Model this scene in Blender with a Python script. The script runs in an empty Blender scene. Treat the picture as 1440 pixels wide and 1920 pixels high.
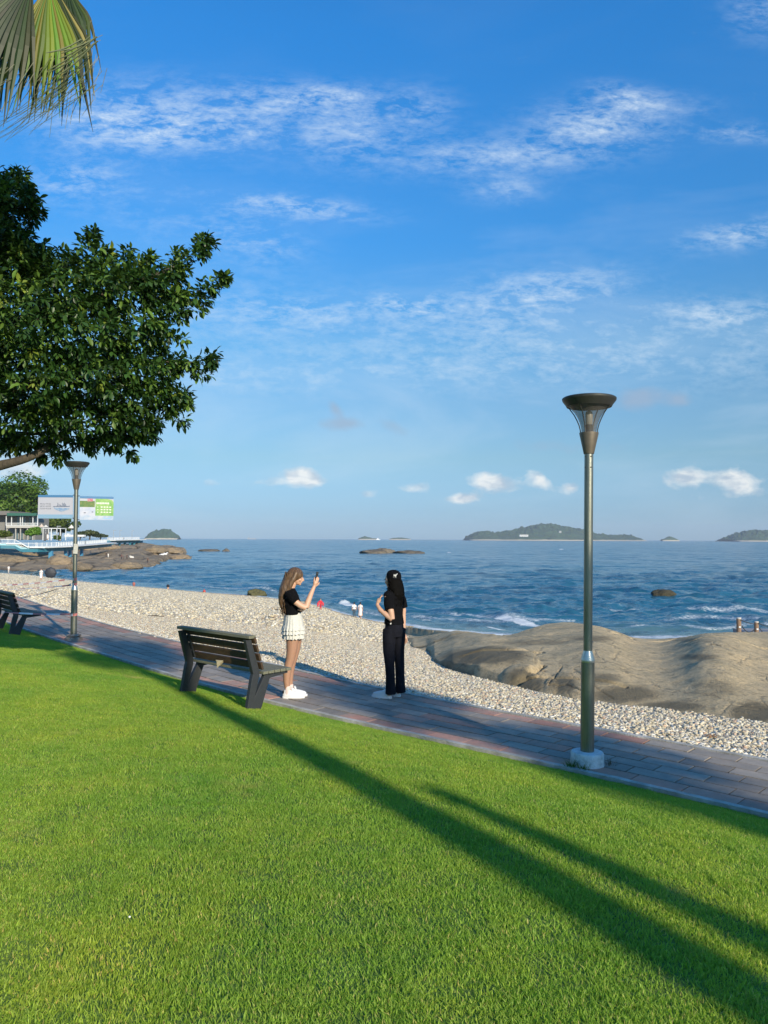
import bpy, bmesh, math, random
import numpy as np
from mathutils import Vector, Matrix, Euler
S = bpy.context.scene
COL = S.collection
R = math.radians
random.seed(7); RNG = np.random.default_rng(7)

# ------------------------------------------------------------------ camera
F = 1442.0; W0, H0 = 1440.0, 1920.0
EYE = 2.07                       # eye above the paved path
SEA = -4.5                       # sea level
cam = bpy.data.cameras.new('camera'); camo = bpy.data.objects.new('camera', cam); COL.objects.link(camo)
cam.sensor_fit = 'VERTICAL'; cam.sensor_height = 36; cam.sensor_width = 27
cam.lens = F / H0 * 36; cam.clip_start = 0.05; cam.clip_end = 40000
PITCH, ROLL = math.atan(50.3 / F), R(0.22)
CM = Matrix.Rotation(R(90) + PITCH, 3, 'X') @ Matrix.Rotation(ROLL, 3, 'Z')
camo.matrix_world = Matrix.Translation((0, 0, EYE)) @ CM.to_4x4()
S.camera = camo
# ------------------------------------------------------------------ sky, sun, exposure
SUN_EL, SUN_AZ = R(22), math.atan2(0.486, -0.874)    # azimuth from +Y towards +X
SUNV = Vector((math.sin(SUN_AZ) * math.cos(SUN_EL), math.cos(SUN_AZ) * math.cos(SUN_EL), math.sin(SUN_EL)))
S.view_settings.view_transform = 'Standard'; S.view_settings.look = 'None'
S.view_settings.exposure = 0.45; S.view_settings.gamma = 1
sl = bpy.data.lights.new('sun', 'SUN'); sl.energy = 4.4; sl.angle = R(0.53); sl.color = (1.0, 0.88, 0.68)
so = bpy.data.objects.new('sun', sl); COL.objects.link(so)
so.rotation_euler = (-SUNV).to_track_quat('-Z', 'Y').to_euler()

def ray(px, py):
    d = CM @ Vector(((px - W0/2) / F, -(py - H0/2) / F, -1.0))
    return d / d.y
def at(px, py, Y):               # the place at depth Y seen in that direction
    r = ray(px, py); return Vector((r.x * Y, Y, EYE + r.z * Y))
def onz(px, py, z):              # the place at height z seen in that direction
    r = ray(px, py); Y = (z - EYE) / r.z; return Vector((r.x * Y, Y, z))

def N(nt, t, **k):
    n = nt.nodes.new(t)
    for a, b in k.items():
        if a.startswith('_'): setattr(n, a[1:], b)
    for a, b in k.items():
        if not a.startswith('_'):
            n.inputs[int(a[1:]) if a[0] == 'i' and a[1:].isdigit() else a.replace('__', ' ')].default_value = b
    return n
def math_(nt, op, a, b=None, c=None, clamp=False):
    n = nt.nodes.new('ShaderNodeMath'); n.operation = op; n.use_clamp = clamp
    for i, v in enumerate((a, b, c)):
        if v is None: continue
        if isinstance(v, (int, float)): n.inputs[i].default_value = v
        else: nt.links.new(v, n.inputs[i])
    return n.outputs[0]
def mixc(nt, f, a, b, mode='MIX'):
    n = nt.nodes.new('ShaderNodeMix'); n.data_type = 'RGBA'; n.blend_type = mode; n.clamp_factor = True
    for s, v in ((n.inputs[0], f), (n.inputs[6], a), (n.inputs[7], b)):
        if isinstance(v, (int, float)): s.default_value = v
        elif isinstance(v, tuple): s.default_value = (*v[:3], 1)
        else: nt.links.new(v, s)
    return n.outputs[2]
def ramp(nt, f, stops, interp='LINEAR'):
    n = nt.nodes.new('ShaderNodeValToRGB'); n.color_ramp.interpolation = interp
    e = n.color_ramp.elements
    while len(e) < len(stops): e.new(0.5)
    for q, (p, c) in zip(e, stops):
        q.position = p; q.color = (*c, 1) if isinstance(c, tuple) else (c, c, c, 1)
    nt.links.new(f, n.inputs[0]); return n.outputs[0]

def build_world():
    w = bpy.data.worlds.new('World'); S.world = w; w.use_nodes = True
    nt = w.node_tree; nt.nodes.clear(); L = nt.links.new
    out = nt.nodes.new('ShaderNodeOutputWorld'); bg = nt.nodes.new('ShaderNodeBackground')
    sky = nt.nodes.new('ShaderNodeTexSky'); sky.sky_type = 'NISHITA'; sky.sun_disc = False
    sky.sun_elevation = SUN_EL; sky.sun_rotation = SUN_AZ
    sky.altitude = 0; sky.air_density = 1.0; sky.dust_density = 0.25; sky.ozone_density = 2.2
    tc = nt.nodes.new('ShaderNodeTexCoord'); sep = nt.nodes.new('ShaderNodeSeparateXYZ'); L(tc.outputs['Generated'], sep.inputs[0])
    x, y, z = sep.outputs
    el = math_(nt, 'MAXIMUM', z, 0.0)
    # clear air is a deeper blue overhead and paler low down
    tint = ramp(nt, el, [(0.0, (0.35, 0.59, 1.12)), (0.035, (.37,.57,.95)), (0.104, (.52,.70,.83)), (0.178, (.56,.82,.97)), (0.243, (.50,.93,1.13)), (0.363, (.31,1.02,1.50)), (0.56, (.24,1.18,1.88)), (0.9, (.26, 1.1, 1.8))])
    c = mixc(nt, 1.0, sky.outputs[0], tint, 'MULTIPLY')
    ysafe = math_(nt, 'MAXIMUM', math_(nt, 'ABSOLUTE', y), 0.25)
    u = math_(nt, 'DIVIDE', x, ysafe); v = math_(nt, 'DIVIDE', z, ysafe)    # slopes in front and behind
    cb = nt.nodes.new('ShaderNodeCombineXYZ'); L(u, cb.inputs[0]); L(v, cb.inputs[1])
    def noise(scale, sx, sy, detail, rough, dist, off=0.0, rot=0.0):
        m = nt.nodes.new('ShaderNodeMapping'); m.inputs['Scale'].default_value = (sx, sy, 1); m.inputs['Location'].default_value = (off, off*.7, off)
        m.inputs['Rotation'].default_value = (0, 0, rot)
        L(cb.outputs[0], m.inputs[0])
        n = N(nt, 'ShaderNodeTexNoise', Scale=scale, Detail=detail, Roughness=rough, Distortion=dist); L(m.outputs[0], n.inputs[0]); return n.outputs[0]
    def blob(cu, cv, ru, rv, skew=0.0):
        du = math_(nt, 'SUBTRACT', u, cu); dv = math_(nt, 'SUBTRACT', v, cv)
        if skew: dv = math_(nt, 'SUBTRACT', dv, math_(nt, 'MULTIPLY', du, skew))
        a = math_(nt, 'POWER', math_(nt, 'ABSOLUTE', math_(nt, 'DIVIDE', du, ru)), 2.0)
        b = math_(nt, 'POWER', math_(nt, 'ABSOLUTE', math_(nt, 'DIVIDE', dv, rv)), 2.0)
        return math_(nt, 'POWER', 2.718, math_(nt, 'MULTIPLY', math_(nt, 'ADD', a, b), -1.0))
    def uv(px, py): r = ray(px, py); return r.x, r.z
    def blobs(lst):
        s = None
        for (px, py, wx, wy, k, sk) in lst:
            cu, cv = uv(px, py); b = math_(nt, 'MULTIPLY', blob(cu, cv, wx / F, wy / F, sk), k)
            s = b if s is None else math_(nt, 'ADD', s, b)
        return s
    cirrus_mask = blobs([(560,185,140,32,.75,0),(260,235,150,55,.7,0.0),(660,250,120,55,.75,0),(450,225,90,60,.45,0),(960,290,200,34,.85,.06),(1110,235,110,36,1.0,0),
        (560,388,130,20,1.05,-.10),(140,340,90,40,.75,0),(480,455,90,45,.6,-.1),(765,572,70,20,1.25,-.08),(1010,548,150,42,1.0,.12),(1380,590,140,26,1.0,0),
        (1390,440,110,26,.95,.12),(1390,250,90,18,.6,0),(950,355,70,26,.55,0),(860,610,600,60,.42,0),(560,705,900,40,.50,0),(1150,660,500,50,.45,0),(300,560,300,50,.4,-.1),(560,585,120,22,.5,0),(230,205,150,60,.6,.05),(330,250,160,30,.6,0),(620,180,60,16,.7,0),(1170,180,60,22,.7,-.2),(790,200,60,40,.5,0),(1420,25,60,50,.5,0),(330,400,160,60,.3,0),(1200,200,120,30,.5,0)])
    n1 = noise(13.0, 1.0, 2.8, 9, 0.66, 0.35, 3.1, .12)
    n2 = noise(46.0, 1.0, 2.4, 6, 0.7, 0.3, 1.7, .3)
    nn = math_(nt, 'ADD', math_(nt, 'MULTIPLY', n1, 0.54), math_(nt, 'MULTIPLY', n2, 0.46))
    cir = math_(nt, 'MULTIPLY', math_(nt, 'SUBTRACT', nn, 0.42), 4.6, clamp=True)
    cir = math_(nt, 'MULTIPLY', math_(nt, 'MULTIPLY', cir, cirrus_mask), 0.66, clamp=True)
    # a faint veil everywhere
    veil = math_(nt, 'MULTIPLY', math_(nt, 'MULTIPLY', math_(nt, 'SUBTRACT', noise(2.6, 1, 3.4, 7, .6, .5, 8.2), 0.46), 2.2, clamp=True),
                 ramp(nt, v, [(0.0, 0.26), (0.2, 0.58), (0.36, 0.26), (0.6, 0.04), (1, 0.04)]))
    cir = math_(nt, 'MAXIMUM', cir, veil)
    c = mixc(nt, cir, c, (6.2, 7.2, 8.0))
    cum = blobs([(568,896,42,22,1.25,0),(490,902,50,13,.5,0),(925,905,50,20,1.2,-.1),(875,936,30,12,.5,0),(1015,902,28,18,1.0,-.4),(1072,915,22,14,.8,0),(1288,894,44,20,1.1,0),(1388,903,44,25,1.15,-.2),(1330,928,90,12,.35,0),
        (30,875,70,30,.95,0),(692,925,24,12,.75,0),(775,915,40,12,.7,0),(860,935,40,10,.65,0),(400,905,50,10,.35,0)])
    n3 = noise(30, 1, 1.5, 8, .62, .35, 5.0)
    cm = math_(nt, 'MULTIPLY', math_(nt, 'SUBTRACT', math_(nt, 'ADD', cum, math_(nt, 'MULTIPLY', n3, 1.3)), 1.04), 1.9, clamp=True)
    cm = math_(nt, 'MULTIPLY', cm, 0.80)
    lit = ramp(nt, noise(34, 1, 2.2, 5, .55, .3, 5.3), [(0.36, (4.2, 4.9, 5.7)), (0.60, (8.4, 8.3, 7.9))])
    c = mixc(nt, cm, c, lit)
    grey = blobs([(640,795,42,13,.9,0),(628,765,16,14,.8,-.8),(1200,748,50,22,1.0,.1),(1275,750,24,14,.8,0),(735,800,30,14,.55,-.4),(1060,838,110,16,.35,0)])
    gm = math_(nt, 'MULTIPLY', math_(nt, 'SUBTRACT', math_(nt, 'ADD', grey, math_(nt, 'MULTIPLY', n3, 1.2)), 0.80), 1.5, clamp=True)
    c = mixc(nt, math_(nt, 'MULTIPLY', gm, .65), c, (2.9, 3.7, 4.9))
    L(c, bg.inputs[0]); bg.inputs[1].default_value = 0.091
    L(bg.outputs[0], out.inputs[0])
build_world()

# ------------------------------------------------------------------ helpers
def link(name, me, m=None, parent=None):
    if me is not None and m is not None and len(me.materials) == 0:
        for q in (m if isinstance(m, (list, tuple)) else [m]): me.materials.append(q)
    o = bpy.data.objects.new(name, me); COL.objects.link(o)
    if parent is not None: o.parent = parent
    return o
def tag(o, label=None, cat=None, group=None, kind=None):
    if label: o['label'] = label
    if cat: o['category'] = cat
    if group: o['group'] = group
    if kind: o['kind'] = kind
    return o
def empty(name, loc=(0,0,0), rz=0.0, **k):
    o = bpy.data.objects.new(name, None); COL.objects.link(o); o.location = loc; o.rotation_euler = (0, 0, rz); o.empty_display_size = .1
    return tag(o, **k)
def npmesh(name, V, Fc, smooth=True, attrs=None):
    V = np.asarray(V, dtype=np.float32); Fc = np.asarray(Fc, dtype=np.int32); k = Fc.shape[1]
    me = bpy.data.meshes.new(name); me.vertices.add(len(V)); me.vertices.foreach_set('co', V.ravel())
    me.loops.add(Fc.size); me.loops.foreach_set('vertex_index', Fc.ravel())
    me.polygons.add(len(Fc)); me.polygons.foreach_set('loop_start', np.arange(len(Fc), dtype=np.int32) * k)
    me.polygons.foreach_set('loop_total', np.full(len(Fc), k, dtype=np.int32))
    me.polygons.foreach_set('use_smooth', np.full(len(Fc), smooth))
    if attrs:
        for an, (ty, dom, arr) in attrs.items():
            a = me.attributes.new(an, ty, dom)
            a.data.foreach_set('value' if ty == 'FLOAT' else ('color' if 'COLOR' in ty else 'vector'), np.asarray(arr, dtype=np.float32).ravel())
    me.update(calc_edges=True); me.validate(); return me
def grid_faces(nr, nc):
    i = np.arange(nr - 1)[:, None] * nc + np.arange(nc - 1)[None, :]
    return np.stack([i, i + 1, i + nc + 1, i + nc], -1).reshape(-1, 4)

def _h(ix, iy, iz, s):
    n = (ix * 374761393 + iy * 668265263 + iz * 2147483647 + s * 1274126177) & 0xFFFFFFFF
    n = ((n ^ (n >> 13)) * 1274126177) & 0xFFFFFFFF
    return ((n ^ (n >> 16)) & 0xFFFF) / 65535.0
def vnoise(x, y, z=0.0, s=0):
    x = np.asarray(x, float); y = np.asarray(y, float); z = np.zeros_like(x) + z
    ix, iy, iz = (np.floor(q).astype(np.int64) for q in (x, y, z)); fx, fy, fz = x - ix, y - iy, z - iz
    fx, fy, fz = (q*q*(3-2*q) for q in (fx, fy, fz)); r = 0
    for a in (0, 1):
        for b in (0, 1):
            for c in (0, 1):
                r = r + _h(ix+a, iy+b, iz+c, s) * (fx if a else 1-fx) * (fy if b else 1-fy) * (fz if c else 1-fz)
    return r
def fbm(x, y, z=0.0, s=0, o=5, g=.5):
    r = 0; a = 1; t = 0
    for k in range(o): r = r + a * (vnoise(np.asarray(x)*2**k, np.asarray(y)*2**k, np.asarray(z)*2**k, s+k) - .5); t += a; a *= g
    return r / t * 2
def worley(x, y, s=0, z=0.0):
    x = np.asarray(x, float); y = np.asarray(y, float); ix = np.floor(x).astype(np.int64); iy = np.floor(y).astype(np.int64)
    d1 = np.full(x.shape, 9.); d2 = d1.copy(); idv = np.zeros(x.shape)
    for a in (-1, 0, 1):
        for b in (-1, 0, 1):
            cx = ix+a+_h(ix+a, iy+b, 0, s); cy = iy+b+_h(ix+a, iy+b, 7, s); d = np.hypot(x-cx, y-cy)
            hid = _h(ix+a, iy+b, 3, s); m = d < d1
            d2 = np.where(m, d1, np.minimum(d2, d)); idv = np.where(m, hid, idv); d1 = np.where(m, d, d1)
    return d1, d2, idv

class MB:
    """collects shapes, then links them as one mesh"""
    def __init__(s): s.v = []; s.f = []; s.mi = []
    def add(s, V, Fc, mi=0):
        o = len(s.v); s.v += [tuple(q) for q in V]; s.f += [tuple(i + o for i in f) for f in Fc]; s.mi += [mi] * len(Fc); return s
    def box(s, c, d, rot=None, mi=0, taper=1.0):
        V = []
        for z in (-.5, .5):
            for x, y in ((-.5,-.5),(.5,-.5),(.5,.5),(-.5,.5)):
                k = taper if z > 0 else 1
                p = Vector((x*d[0]*k, y*d[1]*k, z*d[2]))
                if rot is not None: p = rot @ p
                V.append(p + Vector(c))
        return s.add(V, [(3,2,1,0),(4,5,6,7),(0,1,5,4),(1,2,6,5),(2,3,7,6),(3,0,4,7)], mi)
    def beam(s, a, b, w, h, up=(0,0,1), mi=0):
        a, b = Vector(a), Vector(b); x = (b - a); L = x.length; x.normalize(); y = Vector(up).cross(x); y.normalize(); z = x.cross(y)
        return s.box((a + b)/2, (L, w, h), Matrix((x, y, z)).transposed(), mi)
    def tube(s, pts, rad, n=8, mi=0, cap=True, flat=None):
        pts = [Vector(p) for p in pts]; V = []; m = len(pts)
        if not isinstance(rad, (list, tuple)): rad = [rad] * m
        t0 = (pts[1] - pts[0]).normalized(); u = t0.orthogonal().normalized()
        for i, p in enumerate(pts):
            t = (pts[min(i+1, m-1)] - pts[max(i-1, 0)]).normalized()
            u = (u - t * u.dot(t)).normalized(); w = t.cross(u)
            for k in range(n):
                a = 2*math.pi*k/n; V.append(p + (u*math.cos(a) + w*math.sin(a)) * rad[i])
        Fc = [(i*n+k, i*n+(k+1) % n, (i+1)*n+(k+1) % n, (i+1)*n+k) for i in range(m-1) for k in range(n)]
        if cap: Fc += [tuple(range(n))[::-1], tuple((m-1)*n + k for k in range(n))]
        return s.add(V, Fc, mi)
    def rings(s, rs, n=16, mi=0, cap=True, p=2.0, rot=None, off=(0,0,0)):
        """rs: (cx, cy, z, rx, ry) horizontal rings; p>2 squarer"""
        V = []; off = Vector(off)
        for (cx, cy, z, rx, ry) in rs:
            for k in range(n):
                a = 2*math.pi*k/n; c, q = math.cos(a), math.sin(a)
                v = Vector((cx + rx*math.copysign(abs(c)**(2/p), c), cy + ry*math.copysign(abs(q)**(2/p), q), z))
                V.append((rot @ v if rot is not None else v) + off)
        m = len(rs)
        Fc = [(i*n+k, i*n+(k+1) % n, (i+1)*n+(k+1) % n, (i+1)*n+k) for i in range(m-1) for k in range(n)]
        if cap: Fc += [tuple(range(n))[::-1], tuple((m-1)*n + k for k in range(n))]
        return s.add(V, Fc, mi)
    def lathe(s, prof, n=24, c=(0,0,0), mi=0, cap=True):
        return s.rings([(c[0], c[1], c[2]+z, r, r) for (r, z) in prof], n, mi, cap)
    def ball(s, c, r, n=10, mi=0, rot=None):
        r = (r, r, r) if isinstance(r, (int, float)) else r; m = max(4, n//2 + 1)
        rs = []
        for i in range(m + 1):
            a = -math.pi/2 + math.pi*i/m; q = max(math.cos(a), .02); rs.append((0, 0, r[2]*math.sin(a), r[0]*q, r[1]*q))
        return s.rings(rs, n, mi, True, 2.0, rot, c)
    def build(s, name, m, parent=None, smooth=False, bevel=0):
        me = bpy.data.meshes.new(name); me.from_pydata(s.v, [], s.f)
        ms = m if isinstance(m, (list, tuple)) else [m]
        for q in ms: me.materials.append(q)
        if len(ms) > 1: me.polygons.foreach_set('material_index', s.mi)
        bm = bmesh.new(); bm.from_mesh(me); bmesh.ops.recalc_face_normals(bm, faces=bm.faces)
        if bevel: bmesh.ops.bevel(bm, geom=[e for e in bm.edges if e.calc_face_angle(0) > .5], offset=bevel, segments=1, affect='EDGES')
        bm.to_mesh(me); bm.free()
        if smooth:
            me.polygons.foreach_set('use_smooth', [True]*len(me.polygons))
            try: me.set_sharp_from_angle(angle=R(40))
            except Exception: pass
        me.update()
        return link(name, me, None, parent)

def mat(name, col, rough=.7, metal=0.0, var=0.0, vs=8.0, bump=0.0, bs=40.0, col2=None, spec=.5, rand=0.0, attr=None, stretch=None, trans=0.0, coord='Object', mixlo=.38, mixhi=.62, det=6):
    m = bpy.data.materials.new(name); m.use_nodes = True; nt = m.node_tree; L = nt.links.new
    b = nt.nodes['Principled BSDF']; b.inputs['Roughness'].default_value = rough; b.inputs['Metallic'].default_value = metal
    b.inputs['Specular IOR Level'].default_value = spec
    c = None; tc = nt.nodes.new('ShaderNodeTexCoord').outputs[coord] if coord != 'World' else nt.nodes.new('ShaderNodeNewGeometry').outputs['Position']
    if stretch:
        mp = nt.nodes.new('ShaderNodeMapping'); mp.inputs['Scale'].default_value = stretch; L(tc, mp.inputs[0]); tc = mp.outputs[0]
    if attr:
        c = N(nt, 'ShaderNodeAttribute', _attribute_name=attr).outputs['Color']
        if col != (1,1,1): c = mixc(nt, 1.0, c, col, 'MULTIPLY')
    base = c if c is not None else col
    if col2 is not None:
        n = N(nt, 'ShaderNodeTexNoise', Scale=vs, Detail=det, Roughness=.62); L(tc, n.inputs[0])
        f = ramp(nt, n.outputs[0], [(mixlo, 0.0), (mixhi, 1.0)]); base = mixc(nt, f, base, col2)
    if var:
        n = N(nt, 'ShaderNodeTexNoise', Scale=vs*3.1, Detail=5, Roughness=.65); L(tc, n.inputs[0])
        f = math_(nt, 'MULTIPLY_ADD', n.outputs[0], 2*var*1.6, 1 - var*1.6); base = mixc(nt, 1.0, base, f, 'MULTIPLY')
    if rand:
        oi = nt.nodes.new('ShaderNodeObjectInfo'); f = math_(nt, 'MULTIPLY_ADD', oi.outputs['Random'], 2*rand, 1 - rand); base = mixc(nt, 1.0, base, f, 'MULTIPLY')
    if isinstance(base, tuple): b.inputs['Base Color'].default_value = (*base, 1)
    else: L(base, b.inputs['Base Color'])
    if trans: b.inputs['Transmission Weight'].default_value = trans
    if bump:
        n = N(nt, 'ShaderNodeTexNoise', Scale=bs, Detail=6, Roughness=.6); L(tc, n.inputs[0])
        bp = N(nt, 'ShaderNodeBump', Strength=min(1, bump), Distance=.02 if bump <= 1 else .02*bump); L(n.outputs[0], bp.inputs['Height']); L(bp.outputs[0], b.inputs['Normal'])
    return m
def leafmat(name, attr='col', rough=.45, tr=.3, gain=(1,1,1)):
    m = bpy.data.materials.new(name); m.use_nodes = True; nt = m.node_tree; L = nt.links.new
    b = nt.nodes['Principled BSDF']; b.inputs['Roughness'].default_value = rough; b.inputs['Specular IOR Level'].default_value = .35
    c = N(nt, 'ShaderNodeAttribute', _attribute_name=attr).outputs['Color']
    c = mixc(nt, 1.0, c, gain, 'MULTIPLY')
    L(c, b.inputs['Base Color'])
    t = nt.nodes.new('ShaderNodeBsdfTranslucent'); L(mixc(nt, 1.0, c, (1.25, 1.5, .55), 'MULTIPLY'), t.inputs[0])
    mx = nt.nodes.new('ShaderNodeMixShader'); mx.inputs[0].default_value = tr; L(b.outputs[0], mx.inputs[1]); L(t.outputs[0], mx.inputs[2])
    L(mx.outputs[0], nt.nodes['Material Output'].inputs[0]); return m

def scatter(name, pts, rots, scs, vid, sources, parent=None, **tags):
    """one stuff object: clumps set out on points with geometry nodes"""
    me = bpy.data.meshes.new(name); n = len(pts); me.vertices.add(n); me.vertices.foreach_set('co', np.asarray(pts, np.float32).ravel())
    for an, ty, arr in (('rot', 'FLOAT_VECTOR', rots), ('sc', 'FLOAT', scs), ('vid', 'INT', vid)):
        a = me.attributes.new(an, ty, 'POINT'); a.data.foreach_set('vector' if ty == 'FLOAT_VECTOR' else 'value', np.asarray(arr, np.int32 if ty == 'INT' else np.float32).ravel())
    o = link(name, me, None, parent); tag(o, **tags)
    ng = bpy.data.node_groups.new(name, 'GeometryNodeTree'); ng.is_modifier = True
    ng.interface.new_socket('Geometry', in_out='INPUT', socket_type='NodeSocketGeometry'); ng.interface.new_socket('Geometry', in_out='OUTPUT', socket_type='NodeSocketGeometry')
    L = ng.links.new; gi = ng.nodes.new('NodeGroupInput'); go = ng.nodes.new('NodeGroupOutput'); jn = ng.nodes.new('GeometryNodeJoinGeometry')
    def na(nm, ty):
        q = ng.nodes.new('GeometryNodeInputNamedAttribute'); q.data_type = ty; q.inputs[0].default_value = nm; return q.outputs['Attribute']
    rt = ng.nodes.new('FunctionNodeEulerToRotation'); L(na('rot', 'FLOAT_VECTOR'), rt.inputs[0])
    for k, src in enumerate(sources):
        oi = ng.nodes.new('GeometryNodeObjectInfo'); oi.inputs['Object'].default_value = src; oi.inputs['As Instance'].default_value = True
        cp = ng.nodes.new('FunctionNodeCompare'); cp.data_type = 'INT'; cp.operation = 'EQUAL'; L(na('vid', 'INT'), cp.inputs[2]); cp.inputs[3].default_value = k
        ip = ng.nodes.new('GeometryNodeInstanceOnPoints'); L(gi.outputs[0], ip.inputs['Points']); L(cp.outputs[0], ip.inputs['Selection'])
        L(oi.outputs['Geometry'], ip.inputs['Instance']); L(rt.outputs[0], ip.inputs['Rotation']); L(na('sc', 'FLOAT'), ip.inputs['Scale'])
        L(ip.outputs[0], jn.inputs[0])
    L(jn.outputs[0], go.inputs[0])
    md = o.modifiers.new('scatter', 'NODES'); md.node_group = ng
    return o
# ------------------------------------------------------------------ path line
def catmull(P, n=24):
    P = [np.array(p, float) for p in P]; P = [2*P[0]-P[1]] + P + [2*P[-1]-P[-2]]; out = []
    for i in range(1, len(P)-2):
        for t in np.linspace(0, 1, n, endpoint=False):
            a, b, c, d = P[i-1:i+3]
            out.append(.5*((2*b)+(-a+c)*t+(2*a-5*b+4*c-d)*t*t+(-a+3*b-3*c+d)*t**3))
    out.append(P[-2]); return np.array(out)
near = [(14.0, -4.6), (8.5, .55)]
for px, py in ((1440,1533),(1100,1449),(900,1408),(720,1370),(600,1343),(500,1319),(330,1272),(180,1224),(60,1187)):
    p = onz(px, py, 0); near.append((p.x, p.y))
near += [(-11.3, 21.6), (-17, 29.5), (-26, 41)]
NL = catmull(near)
_s = np.r_[0, np.cumsum(np.hypot(*np.diff(NL, axis=0).T))]; _u = np.arange(0, _s[-1], .12)
NL = np.stack([np.interp(_u, _s, NL[:,0]), np.interp(_u, _s, NL[:,1])], -1)
_k = np.exp(-.5*(np.arange(-30, 31)/11.0)**2); _k /= _k.sum()         # iron out the wobble
_pad = np.r_[NL[:1]+(np.arange(-30, 0)[:,None])*(NL[1]-NL[0]), NL, NL[-1:]+(np.arange(1, 31)[:,None])*(NL[-1]-NL[-2])]
NL = np.stack([np.convolve(_pad[:,j], _k, 'valid') for j in (0, 1)], -1)
seg = np.r_[0, np.cumsum(np.hypot(*np.diff(NL, axis=0).T))]; PL = seg[-1]
def path_at(s):
    x = np.interp(s, seg, NL[:, 0]); y = np.interp(s, seg, NL[:, 1])
    x2 = np.interp(s+.05, seg, NL[:, 0]); y2 = np.interp(s+.05, seg, NL[:, 1]); x1 = np.interp(s-.05, seg, NL[:, 0]); y1 = np.interp(s-.05, seg, NL[:, 1])
    tx, ty = x2-x1, y2-y1; l = np.hypot(tx, ty); tx, ty = tx/l, ty/l
    return x, y, tx, ty            # normal towards the beach: (ty, -tx) -> sign fixed below
def path_pt(s, w, z=0.0):
    x, y, tx, ty = path_at(s); nx, ny = ty, -tx
    return np.stack([x + nx*w, y + ny*w, np.zeros_like(np.asarray(x)) + z], -1)
def pwidth(s):
    x, y, _, _ = path_at(s); return np.interp(y, [5, 8.3, 11.3, 16.6, 30], [1.47, 1.52, 1.68, 1.76, 1.85])
# distance of any point from the kerb line (positive on the beach side)
def side(X, Y):
    X = np.asarray(X, float); Y = np.asarray(Y, float); best = np.full(X.shape, 1e9); sg = np.zeros(X.shape); ss = np.zeros(X.shape)
    A = NL[::3]; B = np.r_[NL[3::3], NL[-1:]]; A = A[:len(B)]; sA = seg[::3][:len(B)]
    for a, b, s0 in zip(A, B, sA):
        d = b - a; l2 = d @ d
        if l2 < 1e-9: continue
        t = np.clip(((X-a[0])*d[0]+(Y-a[1])*d[1])/l2, 0, 1); qx = X-a[0]-t*d[0]; qy = Y-a[1]-t*d[1]; D = np.hypot(qx, qy)
        m = D < best; best = np.where(m, D, best); sg = np.where(m, np.sign(qx*d[1]-qy*d[0]), sg); ss = np.where(m, s0+t*math.sqrt(l2), ss)
    return best*sg, ss
def lawn_z(X, Y):
    d, _ = side(X, Y); s = np.maximum(-d, 0)
    return -.012 + .49*(1-np.exp(-(s/2.0)**1.2)) + .018*fbm(np.asarray(X)*.5, np.asarray(Y)*.5, s=5, o=3)*np.minimum(s, 1)
def lz(x, y): return float(lawn_z(np.array([x]), np.array([y]))[0])

# sloping beach, a plane along each line of sight
shore = np.array([(-900,1062),(-300,1068),(0,1074),(60,1079),(100,1084),(150,1091),(250,1100),(320,1106),(400,1113),(470,1118),(560,1128),(600,1138),(640,1151),(700,1166),(760,1174),(850,1186),(1000,1197),(1440,1200),(2400,1205)], float)
# (kx, slope) of sight lines
def kxa(px, py):
    r = ray(px, py); return r.x, -r.z
_pp = np.linspace(-1300, 2900, 211)
_kx = np.array([ray(p, 1011).x for p in _pp])
def px_of(kx): return np.interp(kx, _kx, _pp)
_sh = np.array([-ray(p, np.interp(p, shore[:,0], shore[:,1])).z for p in _pp])
_sF = np.linspace(0, PL, 900); _FP = path_pt(_sF, 0.0); _FW = np.array([pwidth(s) for s in _sF]); _FP = np.array([path_pt(s, w+.09) for s, w in zip(_sF, _FW)])
_fk = _FP[:,0]/np.maximum(_FP[:,1], .3); _ok = _FP[:,1] > .4; _o = np.argsort(_fk[_ok]); _fkx = _fk[_ok][_o]; _fY = _FP[_ok][:,1][_o]
def d0_of(kx): return np.interp(kx, _fkx, _fY)
def beach_z(X, Y):
    X = np.asarray(X, float); Y = np.maximum(np.asarray(Y, float), .5); kx = X/Y
    Y0 = d0_of(kx); Ys = (EYE-SEA)/np.interp(kx, _kx, _sh)
    t = (Y-Y0)/(Ys-Y0)
    z = -.02 + (SEA+.02)*t
    return np.maximum(z, SEA-2.5)
# ------------------------------------------------------------------ materials of the ground
M = {}
M['lawn'] = mat('lawn_soil', (.09,.16,.02), .95, col2=(.15,.22,.03), vs=1.2, var=.35, bump=.6, bs=60, coord='World')
M['grass'] = leafmat('grass_blades', rough=.55, tr=.42)
M['concrete'] = mat('kerb_concrete', (.50,.48,.43), .9, var=.25, vs=4, bump=.5, bs=60, coord='World', col2=(.34,.32,.27))
M['mortar'] = mat('joint_bed', (.016,.015,.013), .95, var=.3, vs=20, coord='World')
M['slate'] = mat('slate_paver', (.26,.225,.185), .72, var=.20, vs=2.5, bump=.35, bs=90, rand=.22, coord='World', col2=(.32,.265,.21))
M['red'] = mat('red_paver', (.46,.235,.165), .78, var=.20, vs=3, bump=.35, bs=90, rand=.20, coord='World', col2=(.32,.235,.185), mixlo=.42, mixhi=.7)
M['pebble'] = mat('pebble_stone', (1,1,1), .75, attr='col', coord='World', var=.10, vs=9)
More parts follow.
